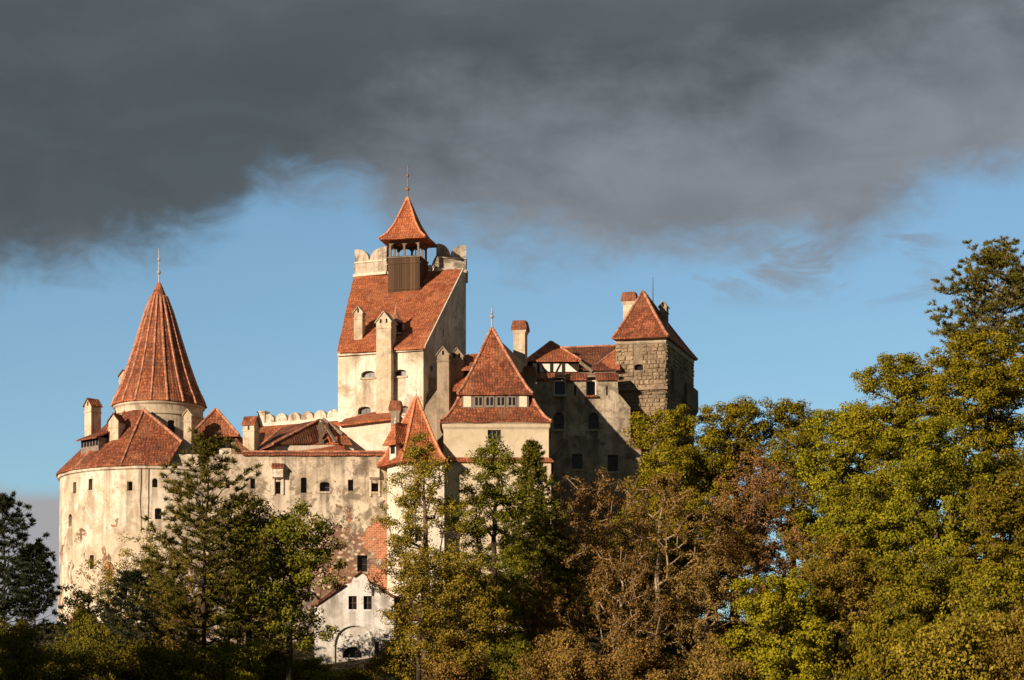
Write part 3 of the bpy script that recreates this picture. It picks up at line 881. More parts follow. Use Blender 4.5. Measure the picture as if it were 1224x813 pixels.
for px, py, w, hh, broken in ((332.5, 566, 1.0, 1.0, 0), (448, 568, .95, 1.0, 1)):
    c = hit(px, py, A, B)
    pr = [(0, -hh / 2), (.62, -hh / 2 + .1), (.66, hh / 2), (0, hh / 2 + .35)]
    if broken: pr = [(0, -hh / 2), (.5, -hh / 2 + .25), (.42, hh / 2 - .2), (0, hh / 2 + .2)]
    bx = t.part('machicolation', MB().loft([[c + Vector((s * w / 2, -a, b)) for a, b in pr] for s in (-1, 1)]), M['plaster_keep'], rough=(.4, .04, 2))
    if not broken:
        t.part('machicolation_roof', MB().slab([c + Vector((-w / 2 - .08, -.78, hh / 2 - .02)), c + Vector((w / 2 + .08, -.78, hh / 2 - .02)), c + Vector((w / 2 + .08, -.003, hh / 2 + .45)), c + Vector((-w / 2 - .08, -.003, hh / 2 + .45))], [(0, 1, 2, 3)], .1), M['tile'], bx, rough=(.3, .05, 1))
    sd = MB()
    for s in (-1, 1):
        sd.box((c.x + s * .42, 243.93), (1, 0, 0), (0, 1, 0), .09, .068, c.z - hh / 2 - 1.5, c.z - hh / 2 + .02)
    t.part('corbel_jambs', sd, M['plaster_keep'], bx)

# --- houses in the inner court behind the curtain wall
t = Thing('court_house', 'low house with brown hipped roofs and a timber gable, behind the curtain wall', 'house', P(360, 560, 252))
a, b = Q(302, 247), Q(424, 247)
wl = MB().prism([Q(310, 249.5), Q(330, 247.2), Q(423, 249.2), Q(423, 254), Q(313, 258)], 31, [34.9, 35.2, 35.6, 35.6, 34.9])
t.part('wall', wl, M['plaster_white'])
C0, C1 = Q(313, 258), Q(406, 254.2)
m1 = t.part('main_roof', MB().slab([P(296, 541, 248), P(412, 538, 247.5), (C1[0], C1[1], 38.7), (C0[0], C0[1], 38.7)], [(0, 1, 2, 3)], .16), M['tile_orange'], rough=(1.2, 0.09, 2))
R = P(382, 501.5, 251); H = P(326, 530.5, 246.2); E_ = P(388, 528, 250.2); K1 = P(303, 540, 248.6); K2 = P(337, 511.5, 255)
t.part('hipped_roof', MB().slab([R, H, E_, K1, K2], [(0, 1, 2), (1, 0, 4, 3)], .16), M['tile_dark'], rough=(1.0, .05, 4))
for q in ([H, R], [K1, K2]): t.part('ridge_tiles', ridge(MB(), q, .115), M['ridge_tile'], m1)
t.part('verge_roof', MB().slab([P(384, 501, 250.6), P(395, 529, 248.6), P(421, 530, 248.4), P(408, 514, 251.5), P(398, 506, 253)], [(0, 1, 2, 3, 4)], .15), M['tile_orange'], rough=(1, .04, 8))
bb = MB(); bb.bar(P(384, 501.5, 250), P(402, 529, 248), .3, .12); bb.bar(P(386, 500.5, 251), P(409, 519, 250), .14, .3)
t.part('bargeboard', bb, M['wood_grey'])
po = MB(); po.bar(P(384, 505, 249.6), P(384, 541, 249.2), .5, .4); po.bar(P(379, 511.5, 249.4), P(391, 511.5, 249.4), .22, .5); po.bar(P(384, 524, 249.1), P(391, 512, 249.1), .2, .2)
t.part('timber_post', po, M['frame'])
wn_ = MB().box(Q(352, 248.2), (1, .22, 0), (0, 1, 0), .7, .5, ZZ(540.5, 248), ZZ(536.5, 248))
t.part('window', wn_, M['hole_dark'])
wn_ = MB().box(Q(397, 248.6), (1, 0, 0), (0, 1, 0), .25, .35, ZZ(541, 248), ZZ(535.5, 248))
t.part('window', wn_, M['hole_dark'])

t = Thing('battlement_wall', 'short wall topped with rounded white merlons, left of the keep', 'wall', (C0[0], C0[1], 31))
r, nrm = wall_axes(C0, C1); Lw = (Vector(C1) - Vector(C0)).length
o0 = Vector((C0[0], C0[1], 0))
el = [(0, 31), (0, 39.05)]; nm = 6; wd = Lw / nm
for i in range(nm):
    for j in range(9):
        q = math.pi * (1 - j / 8)
        el.append((wd * (i + .5) + wd * .47 * math.cos(q), 39.05 + .78 * math.sin(q)))
el += [(Lw, 39.05), (Lw, 31)]
t.part('wall', MB().loft([[o0 + r * a + Zv * b - nrm * k for a, b in el] for k in (0, .55)]), M['plaster_parapet'])
t.part('coping', MB().box(o0 + r * Lw / 2 + nrm * .08, r, nrm, Lw / 2, .12, 38.62, 38.95), M['plaster_white'])
t.part('end_post', MB().box(o0 + r * .02 - nrm * .25, r, nrm, .38, .4, 31, 40.0).box(o0 + r * .02 - nrm * .25, r, nrm, .47, .48, 40.003, 40.15), M['plaster_parapet'])

A, B = Q(406, 250.6), Q(470, 249.2)
t = Thing('lean_to_building', 'bright white wall with a sloping tile coping, at the foot of the keep', 'building', ((A[0] + B[0]) / 2, 250, 30))
t.part('wall', MB().prism([A, B, Q(470, 252), Q(406, 253)], 30, [ZZ(506, 250.6), ZZ(500, 249.2), ZZ(500, 249.2), ZZ(506, 250.6)]), M['plaster_white'])
t.part('roof', MB().slab([P(404, 507, 250.1), P(468, 499.5, 248.7), P(472, 491, 251.8), P(446, 492.5, 252.6), P(412, 500.5, 253)], [(0, 1, 2, 3, 4)], .2), M['tile_orange'], rough=(1, .04, 2))
chimney(t, 472.3, 479, 512, 247.6, .82, .8, -10, 'band', mat=M['plaster_grey'])

# --- keep
FL, FR, RT, BR2, BL2, LT = Q(404, 254), Q(506, 251), Q(552, 262.7), Q(557, 269), Q(426, 272), Q(424, 266)
BRc = Q(557, 264)
EZ, TZ = 45.2, 55.1
t = Thing('keep', 'tallest square keep tower with steep orange shed roof and notched parapet', 'tower', ((FL[0] + FR[0]) / 2, 258, 29))
for px, py, w, hh in ((440, 447.5, 1.45, .68), (478, 446, 1.35, .68), (435.5, 491, 1.35, .8), (481, 490, 1.3, .8)):
    wwin(t, px, py, FL, FR, w, hh, 'segment', depth=.5, bars=(1, 0), frame=.08, sill=True, mats=(M['frame_grey'], M['glass']))
r_, n_ = wall_axes(FR, RT)
for px, py, w, hh in ((516, 441, .9, .55), (514, 463, .9, .55), (530, 398, .35, .7)):
    window(t, hit(px, py, FR, RT), r_, n_, w, hh, 'rect', depth=.4, bars=(1, 0))
pl = [FL, FR, RT, BRc, BR2, BL2, LT]
vs = [(x, y, 29) for x, y in pl] + [(FL[0], FL[1], EZ), (FR[0], FR[1], EZ)] + [(x, y, TZ - .1) for x, y in pl[2:]]
fs = [tuple(range(6, -1, -1))] + [(i, (i + 1) % 7, 7 + (i + 1) % 7, 7 + i) for i in range(7)] + [(7, 8, 9, 13), (13, 9, 10, 11, 12)]
t.part('wall', MB().add(vs, fs), M['plaster_keep'], cut=True)
ov = Vector((-.14, -.42, 0))
e0 = P(402.5, 419.5, 253.55); e1 = P(507.5, 414.5, 250.5)
t0 = Vector((LT[0] - .12, LT[1], TZ + .1)); t1 = Vector((RT[0] + .12, RT[1], TZ + .1))
kroof = t.part('roof', MB().slab([e0, e1, t1, t0], [(0, 1, 2, 3)], .2), M['tile_orange'], rough=(1.3, 0.11, 5))
t.part('cornice', MB().bar(Vector((FL[0], FL[1] - .12, EZ - .25)), Vector((FR[0], FR[1] - .12, EZ - .22)), .28, .22), M['plaster_keep'])
t.part('verge_board', MB().bar(e1 + Vector((.02, 0, -.06)), t1 + Vector((.02, 0, -.06)), .1, .22), M['plaster_white'], kroof)
def mpair(A, B, zb, H, thick, name='parapet', cap=True, prof=None):
    A = Vector((A[0], A[1], 0)); B = Vector((B[0], B[1], 0)); W = (B - A).length
    r, n = wall_axes(A, B)
    q = [(0, 0)]
    pts = [(0, 1.0), (.06, 1.0)]
    for i in range(7):
        a = math.pi / 2 * i / 6
        pts.append((.06 + .38 * math.sin(a), 1.0 - .42 * (1 - math.cos(a))))
    for i in range(7):
        a = math.pi / 2 * (1 - i / 6)
        pts.append((.92 - .44 * math.sin(a), 1.0 - .42 * (1 - math.cos(a))))
    pts += [(.92, 1.0), (1.0, 1.0)]
    if prof: pts = prof
    q = [(0, 0)] + [(W * a, H * b) for a, b in pts] + [(W, 0)]
    o = t.part(name, MB().loft([[A + r * a + Zv * (zb + b) - n * k for a, b in q] for k in (0, thick)]), M['plaster_parapet'], rough=(.8, .03, W))
    t.part('parapet_band', MB().box(A + r * W / 2, r, n, W / 2, .09, zb + H * .48, zb + H * .53).box(A + r * W / 2 + n * .1, r, n, W / 2, .1, zb - .05, zb + .22), M['plaster_white'], o)
    return o
LF = Q(462, 264.6); RF = Q(523, 263.2)
mpair(LT, LF, TZ, 2.75, .55)
mpair(RF, BRc, TZ, 2.75, .55)
mpair(BRc, BR2, TZ, 2.75, .5)
mpair(LF, Q(466, 269), TZ, 1.9, .45)
mpair(Q(509, 269.5), RF, TZ, 1.7, .45)
hump = [(0, .7)] + [(.5 + .5 * math.cos(math.pi * (1 - i / 8)), .7 + .3 * math.sin(math.pi * i / 8)) for i in range(9)] + [(1, .7)]
bl = Vector((BL2[0], BL2[1], 0)); br = Vector((BR2[0], BR2[1], 0))
for i in range(5):
    a = bl.lerp(br, i / 5 + .012); b = bl.lerp(br, (i + 1) / 5 - .012)
    mpair(a + Vector((0, -.6, 0)), b + Vector((0, -.6, 0)), TZ, 1.8, .5, prof=hump)
mpair(BL2, LT, TZ, 2.0, .5)
chimney(t, 428, 365, 410, 254.6, .86, .9, -15, 'gable', vents=1, label='slim chimney low on the roof', cap_mat=M['plaster_chimney'])
chimney(t, 458.5, 371, 500, 251.4, 1.5, 1.5, -17, 'gable', vents=2, lift=4, label='tall chimney stack running up the front wall', cap_mat=M['plaster_chimney'])
# little round dormer turret on the roof
dc = P(473, 392, 254.2)
dd = MB().lathe((dc.x, dc.y), [(.62, dc.z - 1.5), (.62, dc.z + .55)], 10)
dr = t.part('dormer', dd, M['wood_dark'])
t.part('dormer_roof', MB().lathe((dc.x, dc.y), [(.85, dc.z + .42), (.55, dc.z + .85), (.2, dc.z + 1.35), (.06, dc.z + 1.9)], 10), M['ridge_tile'], dr)
t.part('dormer_finial', MB().lathe((dc.x, dc.y), [(.06, dc.z + 1.85), (.03, dc.z + 2.3)], 6), M['metal'], dr)
t.part('dormer_cheeks', MB().box((dc.x + .55, dc.y + .55), (1, 0, 0), (0, 1, 0), .3, .5, dc.z - 1.3, dc.z + .35).box((dc.x - .05, dc.y - .62), (1, 0, 0), (0, 1, 0), .62, .05, dc.z - .72, dc.z - .55), M['plaster_chimney'], dr)

# --- belfry on the keep
th = math.radians(-13); u = Vector((math.cos(th), math.sin(th), 0)); v = Vector((-math.sin(th), math.cos(th), 0))
fc = P(483, 348, 260.3); bzt = ZZ(306, 260.3)
c0 = Vector((fc.x, fc.y, 0)) + v * 2.3 - u * .2
t = Thing('belfry', 'small wooden belfry with open arches and a pointed orange roof, on top of the keep', 'belfry', (c0.x, c0.y, fc.z))
bm_ = MB().box(c0, u, v, 1.6, 1.6, fc.z - 1.5, bzt - .01)
for a, b, sgn in ((u, -v, 1), (v, u, 1), (-u, v, 1), (-v, -u, 1)):
    x = -1.63
    while x < 1.6:
        w_ = min(random.uniform(.2, .36), 1.63 - x); k_ = random.uniform(.02, .06)
        bm_.box(c0 + a * (x + w_ / 2) + b * 1.603, a, b, w_ / 2 - .012, k_, fc.z - 1.5, bzt - random.uniform(0, .05))
        x += w_
    for zz in (fc.z + .3, bzt - .6):
        bm_.box(c0 + b * 1.67, a, b, 1.6, .035, zz, zz + .16)
t.part('boarded_box', bm_, M['wood_board'])
t.part('rail', MB().box(c0, u, v, 1.69, 1.69, bzt + .003, bzt + .12), M['wood_grey'])
ez = ZZ(284, 259.8)
sp = MB(); ps = MB()
for s in (-1, 0, 1):
    for w_ in (-1, 0, 1):
        if s == 0 and w_ == 0: continue
        ps = MB().box(c0 + u * s * 1.45 + v * w_ * 1.45, u, v, .095, .095, bzt + .123, ez - .02)
        t.part('post', ps, M['wood_grey'])
def arch_strip(p, q):
    p = Vector(p); q = Vector(q); W = (q - p).length; r, n = wall_axes(p, q)
    z1 = ez - .03; z0 = bzt + 1.25
    pts = [(.12, z0), (.12, z1), (W - .12, z1), (W - .12, z0)]
    for i in range(9):
        a = math.pi * i / 8
        pts.append((W / 2 + (W / 2 - .16) * math.cos(a), z0 + .02 + (z1 - z0 - .2) * math.sin(a)))
    return MB().loft([[p + r * a + Zv * b - n * k for a, b in pts] for k in (-.06, .06)])
cs = [c0 + u * a * 1.45 + v * b * 1.45 for a, b in ((-1, -1), (0, -1), (1, -1), (1, 0), (1, 1), (0, 1), (-1, 1), (-1, 0))]
for i in range(8):
    m_ = arch_strip(cs[i], cs[(i + 1) % 8])
    t.part('arched_brace', m_, M['wood_grey'])
t.part('floor', MB().box(c0, u, v, 1.5, 1.5, bzt + .13, bzt + .2), M['wood_dark'])
ap = Vector((c0.x - .05, c0.y, ZZ(235, 262)))
ro, ft = pyramid(t, c0, 2.4, 2.4, ez + .12, ap, M['tile_orange'], ((1, 0), (.72, .14), (.46, .38), (.24, .68), (.02, 1)), -13, M['ridge_orange'], .1)
finial(t, ap - Zv * .15, 3.45, M['metal_rust'], .3, .055, .2, parent=ro)
# floodlight standing on the platform edge
for px, py in ((497, 297), (508.5, 295)):
    p = P(px, py, 264.2)
    t = Thing('floodlight', 'small dark floodlight on a thin post, ' + ('right beside the belfry' if px > 500 else 'seen through the right belfry arch'), 'floodlight', (p.x, p.y, TZ))
    t.part('post', MB().tube((p.x, p.y, TZ - .1), (p.x, p.y, p.z), .05, .05, 6), M['metal_dark'])
    t.part('lamp_housing', MB().bar(p + Vector((-.2, 0, .25)), p + Vector((.25, -.1, -.1)), .34, .34), M['metal_dark'])

# --- stair turret / corner block in front of the curtain wall
A0, A1, A2, A3, A4 = Q(463, 243), Q(484, 240.3), Q(531, 240.3), Q(531, 247.5), Q(463, 247.5)
t = Thing('corner_turret', 'white corner turret with pointed orange roof and tiny dormer, in front of the keep', 'tower', (A1[0], 244, 14))
wwin(t, 478, 600, A0, A1, .5, .95, 'rect', depth=.35)
wwin(t, 500, 640, A1, A2, .6, 1.1, 'rect', depth=.35)
t.part('wall', MB().prism([A0, A1, A2, A3, A4], 11, ZZ(551, 240.5)), M['plaster_white'], cut=True)
ft = [Vector((*Q(451, 243), 0)), Vector((*Q(480, 239.5), 0)), Vector((*Q(533, 239.5), 0)), Vector((*Q(533, 248), 0)), Vector((*Q(453, 248), 0))]
ap = P(497.5, 475, 243.9)
ro, _ = pyramid(t, None, 0, 0, ZZ(552, 240.6), ap, M['tile_orange'], ((1, 0), (.82, .12), (.52, .43), (.02, 1)), nfoot=ft, rid=M['ridge_orange'], rr=.13)
finial(t, ap - Zv * .1, 1.0, M['metal_dark'], .35, .02, .06, parent=ro)
th = math.radians(-42); u = Vector((math.cos(th), math.sin(th), 0)); v = Vector((-math.sin(th), math.cos(th), 0))
d0 = P(469.5, 546, 241.3); d0.z = 0; zb = ZZ(546, 241.3); zt = ZZ(531, 241.3)
dmo = t.part('dormer', MB().box(d0 + v * .7, u, v, .42, .7, zb - .3, zt), M['frame_white'])
t.part('pane', MB().box(d0 - v * .01, u, v, .27, .012, zb + .28, zt - .12), M['glass'], dmo)
pk = ZZ(505, 241.8)
e = [d0 - u * .85 - v * .5, d0 + u * .85 - v * .5]
t.part('dormer_roof', MB().slab([e[0] + Zv * (zt - .05), e[1] + Zv * (zt - .05), d0 + v * .35 + Zv * pk, d0 + v * 1.9 + Zv * pk, e[0] + v * 2.0 + Zv * (zt + .2), e[1] + v * 2.0 + Zv * (zt + .2)], [(0, 1, 2), (1, 5, 3, 2), (0, 2, 3, 4)], .1), M['tile_orange'], dmo)
t.part('dormer_finial', MB().lathe((d0 + v * .35)[:2], [(.16, pk - .15), (.07, pk + .1), (.1, pk + .2), (.02, pk + .5)], 8), M['metal'], dmo)

# --- gatehouse with the tall pyramid
gx, gy = -1.47, 246.9
t = Thing('gatehouse', 'cream gatehouse with tall red pyramid roof above a strip of dormer windows', 'gatehouse', (gx, gy, 14))
A, B = Q(530.5, 242), Q(655.5, 242)
wwin(t, 591, 520, A, B, 1.25, .95, 'rect', depth=.3, bars=(2, 0), mats=(M['frame_grey'], M['glass']))
for px, py in ((555, 590), (600, 640), (570, 690), (630, 610)):
    wwin(t, px, py, A, B, .8, 1.2, 'rect', depth=.35, bars=(1, 1))
t.part('wall', MB().box((gx, gy), (1, 0, 0), (0, 1, 0), 4.87, 4.9, 11, 36.75), M['plaster_cream'], cut=True)
# front plinth wall with a tiled string course
sc = MB().box((gx + .05, gy), (1, 0, 0), (0, 1, 0), 5.03, 5.06, 11, ZZ(549, 241.8) - .3)
t.part('lower_wall', sc, M['plaster_cream'])
zs = ZZ(549, 241.8) - .297; st = []
hw = 5.32
rg = [[(gx + .05 + a * (hw + k), gy + b * (hw + .03 + k), z) for a, b in ((-1, -1), (1, -1), (1, 1), (-1, 1))] for k, z in ((-.02, zs), (0, zs + .1), (-.25, zs + .35), (-.44, zs + .5))]
t.part('string_course', MB().loft(rg), M['tile'])
t.part('cornice', MB().loft([[(gx + a * (4.875 + k), gy + b * (4.905 + k), z) for a, b in ((-1, -1), (1, -1), (1, 1), (-1, 1))] for k, z in ((.003, 36.0), (.12, 36.2), (.12, 36.45), (.25, 36.6))]), M['plaster_cream'])
skf = [(5.2, 36.7), (4.65, 37.15), (4.2, 37.75), (3.75, 38.5), (3.35, 39.35)]
rings = [[(gx - .05 + a * h_, gy + b * h_, z) for a, b in ((-1, -1), (1, -1), (1, 1), (-1, 1))] for h_, z in [(5.2, 36.58)] + skf]
sk = t.part('skirt_roof', MB().loft(rings), M['tile'], rough=(1, 0.09, 6))
for i in range(4): t.part('ridge_tiles', ridge(MB(), [r_[i] for r_ in rings[1:]], .13), M['ridge_tile'], sk)
bx0, bx1, by, z0, z1 = gx - 3.2, gx + 3.02, gy - 3.98, 38.05, 39.36
bd = t.part('dormer_strip', MB().prism([(bx0, by), (bx1, by), (bx1, gy - 1), (bx0, gy - 1)], z0, z1), M['wood_grey'])
w_ = (bx1 - bx0) / 6
for i in (0, 5):
    t.part('white_panel', MB().box((bx0 + w_ * (i + .5), by - .02), (1, 0, 0), (0, 1, 0), w_ * .34, .018, z0 + .16, z1 - .12), M['cream_panel'], bd)
for i in range(1, 5):
    x = bx0 + w_ * (i + .5)
    f_ = MB(); f_.box((x, by - .03), (1, 0, 0), (0, 1, 0), w_ * .4, .028, z0 + .12, z1 - .1)
    wo_ = t.part('window', f_, M['frame_grey'], bd)
    g_ = MB()
    for s in (-1, 1): g_.box((x + s * w_ * .17, by - .065), (1, 0, 0), (0, 1, 0), w_ * .11, .005, z0 + .28, z1 - .24)
for i in range(1, 5):
    x = bx0 + w_ * (i + .5)
    g_ = MB()
    for s in (-1, 1): g_.box((x + s * w_ * .18, by - .063), (1, 0, 0), (0, 1, 0), w_ * .12, .004, z0 + .3, z1 - .26)
    t.part('pane', g_, M['glass'], bd)
ap = P(588, 393, 246.9)
ft = [Vector((gx - .08 + a * 3.5, y, 0)) for a, y in ((-1, gy - 4.25), (1, gy - 4.25), (1, gy + 3.5), (-1, gy + 3.5))]
ro, _ = pyramid(t, None, 0, 0, 39.4, ap, M['tile'], ((1, 0), (.86, .1), (.6, .36), (.3, .68), (.02, 1)), nfoot=ft, rr=.13)
ro.name = 'pyramid_roof'
finial(t, ap - Zv * .15, 2.35, M['metal'], .55, .05, .19, parent=ro)
# --- house behind the gatehouse
t = Thing('inner_house', 'shadowed timber-gabled house with grey chimneys, half hidden behind the gatehouse pyramid roof', 'house', P(590, 600, 256))
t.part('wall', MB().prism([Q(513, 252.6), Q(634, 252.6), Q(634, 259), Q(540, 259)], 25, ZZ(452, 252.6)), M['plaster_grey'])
g0, g1, pk = P(548, 456, 252.5), P(634, 444, 252.5), P(592, 405, 252.5)
ga = MB().loft([[p + Vector((0, k, 0)) for p in (g0, g1, pk)] for k in (0, 5.6)])
t.part('timber_gable', ga, M['wood_dark'])  # shade under the roof overhang is put into this wood colour
k = Vector((0, -.5, .12)); k2 = Vector((0, 6.2, .12)); ex = (g1 - pk) * .1; ey = (g0 - pk) * .1
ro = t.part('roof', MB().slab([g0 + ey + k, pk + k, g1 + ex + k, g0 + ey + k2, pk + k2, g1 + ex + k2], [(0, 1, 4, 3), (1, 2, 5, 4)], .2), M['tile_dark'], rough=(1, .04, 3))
bb = MB(); bb.bar(pk + Vector((0, -.55, -.05)), g1 + ex + Vector((0, -.55, -.05)), .1, .3)
t.part('bargeboard', bb, M['wood_dark'], ro)
t.part('side_roof', MB().slab([P(551, 441, 249.8), P(582, 441, 249.8), P(582, 422, 252.4), P(556, 424, 252.4)], [(0, 1, 2, 3)], .15), M['tile_orange'], rough=(1, .04, 3))
t.part('porch_roof', MB().slab([P(541, 466, 248.4), P(562, 466, 248.4), P(562, 449, 250.3), P(546, 451, 250.3)], [(0, 1, 2, 3)], .15), M['tile_orange'], rough=(1, .04, 3))
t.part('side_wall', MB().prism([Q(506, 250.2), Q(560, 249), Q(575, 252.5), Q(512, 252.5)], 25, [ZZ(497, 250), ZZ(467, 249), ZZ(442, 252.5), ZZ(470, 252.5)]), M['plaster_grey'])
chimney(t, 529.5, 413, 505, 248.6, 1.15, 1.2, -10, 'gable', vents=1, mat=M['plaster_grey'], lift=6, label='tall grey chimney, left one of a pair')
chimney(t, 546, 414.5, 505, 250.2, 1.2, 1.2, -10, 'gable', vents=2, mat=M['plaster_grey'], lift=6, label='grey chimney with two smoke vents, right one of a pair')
chimney(t, 620.5, 383, 436, 255, 1.15, 1.2, -12, 'band', mat=M['plaster_chimney'], label='pale chimney with a brick cap against the sky')
chimney(t, 632.5, 438, 492, 251.6, 1.0, 1.0, -8, 'band', mat=M['plaster_grey'], lift=5, label='grey chimney in shade beside the pyramid roof')

# --- south wing
WY = 254.3
A, B = Q(630, WY), Q(755, WY)
t = Thing('castle_wing', 'stained grey wing with tile-capped crenels and dark arched windows, right of the gatehouse', 'building', ((A[0] + B[0]) / 2, WY, 16))
for a in [(668, 503.5, 1.0, 1.65, 'arch'), (709.5, 503.5, 1.0, 1.65, 'arch'), (690, 552, 1.0, 1.5, 'rect'), (732.5, 554, 1.0, 1.65, 'rect')]:
    wwin(t, a[0], a[1], A, B, *a[2:], depth=.45, bars=(1, 2), frame=.07, sill=True)
for px in (687.5, 725.5):
    c = hit(px, 467, A, B); hole(t, c, Vector((1, 0, 0)), Vector((0, -1, 0)), .16, .95, 'rect', .4)
sil = [(630, 453), (662, 453), (662, 472), (677, 472), (677, 453), (700.5, 453), (700.5, 473), (713, 473), (713, 453), (738, 453), (739, 470), (753.5, 487), (753.5, 860), (630, 860)]
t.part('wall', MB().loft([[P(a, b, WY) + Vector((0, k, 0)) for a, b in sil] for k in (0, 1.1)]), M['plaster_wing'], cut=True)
t.part('rear_wall', MB().prism([Q(632, WY + 1.11), (Q(738, WY)[0], WY + 1.11), (Q(738, WY)[0], 266), Q(632, 266)], 14, ZZ(452, WY)), M['plaster_wing'])
for a, b in ((630, 662.5), (676.5, 701), (712.5, 739)):
    x0, x1 = P(a, 0, WY).x - .06, P(b, 0, WY).x + .06; z0 = ZZ(453.5, WY)
    t.part('merlon_cap', MB().slab([(x0, WY - .28, z0), (x1, WY - .28, z0), (x1, WY + 1.25, z0 + .85), (x0, WY + 1.25, z0 + .85)], [(0, 1, 2, 3)], .14), M['tile'], rough=(.7, .04, a))
for a, b, py, kind in ((662, 677, 472, 0), (700.5, 713, 473, 1)):
    x0, x1 = P(a, 0, WY).x + .06, P(b, 0, WY).x - .06
    fr = MB(); z0, z1 = ZZ(py, WY) + .005, ZZ(455, WY)
    for x in (x0, x1): fr.box((x, WY + .6), (1, 0, 0), (0, 1, 0), .055, .06, z0, z1)
    fr.box(((x0 + x1) / 2, WY + .6), (1, 0, 0), (0, 1, 0), (x1 - x0) / 2, .05, z1 + .003, z1 + .12)
    fo = t.part('window', fr, M['frame_white'])
    t.part('pane', MB().box(((x0 + x1) / 2, WY + .9), (1, 0, 0), (0, 1, 0), (x1 - x0) / 2 + .08, .02, z0, z1), M['glass'], fo)
    sl = MB().box(((x0 + x1) / 2, WY - .1), (1, 0, 0), (0, 1, 0), (x1 - x0) / 2 + .12, .22, z0 - .2, z0 - .004)
    t.part('sill', sl, M['tile'] if kind else M['plaster_parapet'], fo)
bu_ = [P(753.5, 524, WY), P(766, 540, WY), P(766, 860, WY), P(753.5, 860, WY)]
t.part('buttress', MB().loft([[p + Vector((.004, k, 0)) for p in bu_] for k in (.1, 1.0)]), M['plaster_wing'])
t.part('buttress_roof', MB().slab([P(753.6, 523, WY - .1), P(767, 539.5, WY - .1), P(768, 532, WY + 2), P(754, 516, WY + 2)], [(0, 1, 2, 3)], .15), M['tile'])

# --- half-timbered house on top of the wing
HY = 256.5
t = Thing('half_timbered_house', 'half-timbered upper storey with white panels and hipped red roofs, above the stained wing', 'house', P(665, 450, 263))
x0, x1 = P(626, 0, HY).x, P(736, 0, HY).x; xm = P(692, 0, HY).x
z0, z1 = ZZ(450, HY), ZZ(431.5, HY)
t.part('wall', MB().prism([(x0, HY), (xm, HY), (xm, 266), (x0, 266)], z0 - 1, z1), M['wood_dark'])
t.part('rear_block', MB().prism([(xm + .003, HY + .6), (x1, HY + .6), (x1, 266), (xm + .003, 266)], z0 - 1, ZZ(441, HY)), M['plaster_grey'])
pz0, pz1 = ZZ(444.5, HY), ZZ(434, HY)
xs_ = [P(a, 0, HY).x for a in (637, 642.5, 645, 657.5, 660, 671.5, 674.5, 690)]
for i, (a, b) in enumerate(zip(xs_[0::2], xs_[1::2])):
    q = [(a, pz0), (b, pz0), (b, pz1), (a, pz1)] if i < 3 else [(a, pz0), (b, pz0), (a + .25, pz1), (a, pz1)]
    t.part('white_panel', MB().loft([[(x, HY - k, z) for x, z in q] for k in (-.05, .03)]), M['white_panel'])
tb = MB()
yb = HY - .09
for a in (643.7, 658.8, 673):
    x = P(a, 0, HY).x; tb.box((x, yb + .02), (1, 0, 0), (0, 1, 0), .12, .09, pz0 - .1, pz1 + .25)
tb.bar((P(646, 0, HY).x, yb + .05, pz1), (P(652, 0, HY).x, yb + .05, pz0), .19, .1); tb.bar((P(670, 0, HY).x, yb + .05, pz1), (P(664.5, 0, HY).x, yb + .05, pz0), .19, .1)
tb.box(((x0 + xm) / 2, yb), (1, 0, 0), (0, 1, 0), (xm - x0) / 2 + .1, .1, pz0 - .4, pz0 - .12)
tb.box(((x0 + xm) / 2 - .5, yb), (1, 0, 0), (0, 1, 0), (xm - x0) / 2 - .6, .1, pz1 + .02, pz1 + .2)
t.part('timber_frame', tb, M['wood_dark'])
e0, e1 = P(629, 430.5, HY - .4), P(695, 430.5, HY - .4); pk = P(658.5, 408, 259.6); pk2 = P(658.5, 411, 263)
ro = t.part('hipped_roof', MB().slab([e0, e1, pk, P(629, 428, 264), P(697, 428, 264)], [(0, 1, 2), (3, 0, 2), (1, 4, 2)], .16), M['tile_orange'], rough=(1, .045, 2))
for q in (e0, e1): t.part('ridge_tiles', ridge(MB(), [q, pk], .11), M['ridge_tile'], ro)
mr = t.part('main_roof', MB().slab([P(690, 441, HY), P(742, 441, HY), P(742, 413, 263.3), P(662, 416, 263.3)], [(0, 1, 2, 3)], .16), M['tile_dark'], rough=(1.2, .05, 2))
t.part('ridge_tiles', ridge(MB(), [P(664, 416, 263.3), P(740, 413, 263.3)], .13), M['ridge_tile'], mr)
so_ = t.part('side_roof', MB().slab([P(705, 441.5, 257.4), P(741, 439.5, 256.4), P(741, 415, 261)], [(0, 1, 2)], .16), M['tile_orange'], rough=(1, .045, 7))
t.part('ridge_tiles', ridge(MB(), [P(705, 441.5, 257.4), P(741, 415, 261)], .1), M['ridge_tile'], so_)
t.part('bargeboard', MB().bar(P(693, 433, HY - .4), P(708, 444, HY - .5), .12, .3).bar(P(690, 447, HY - .3), P(735, 446, HY - .3), .2, .25), M['wood_grey'])

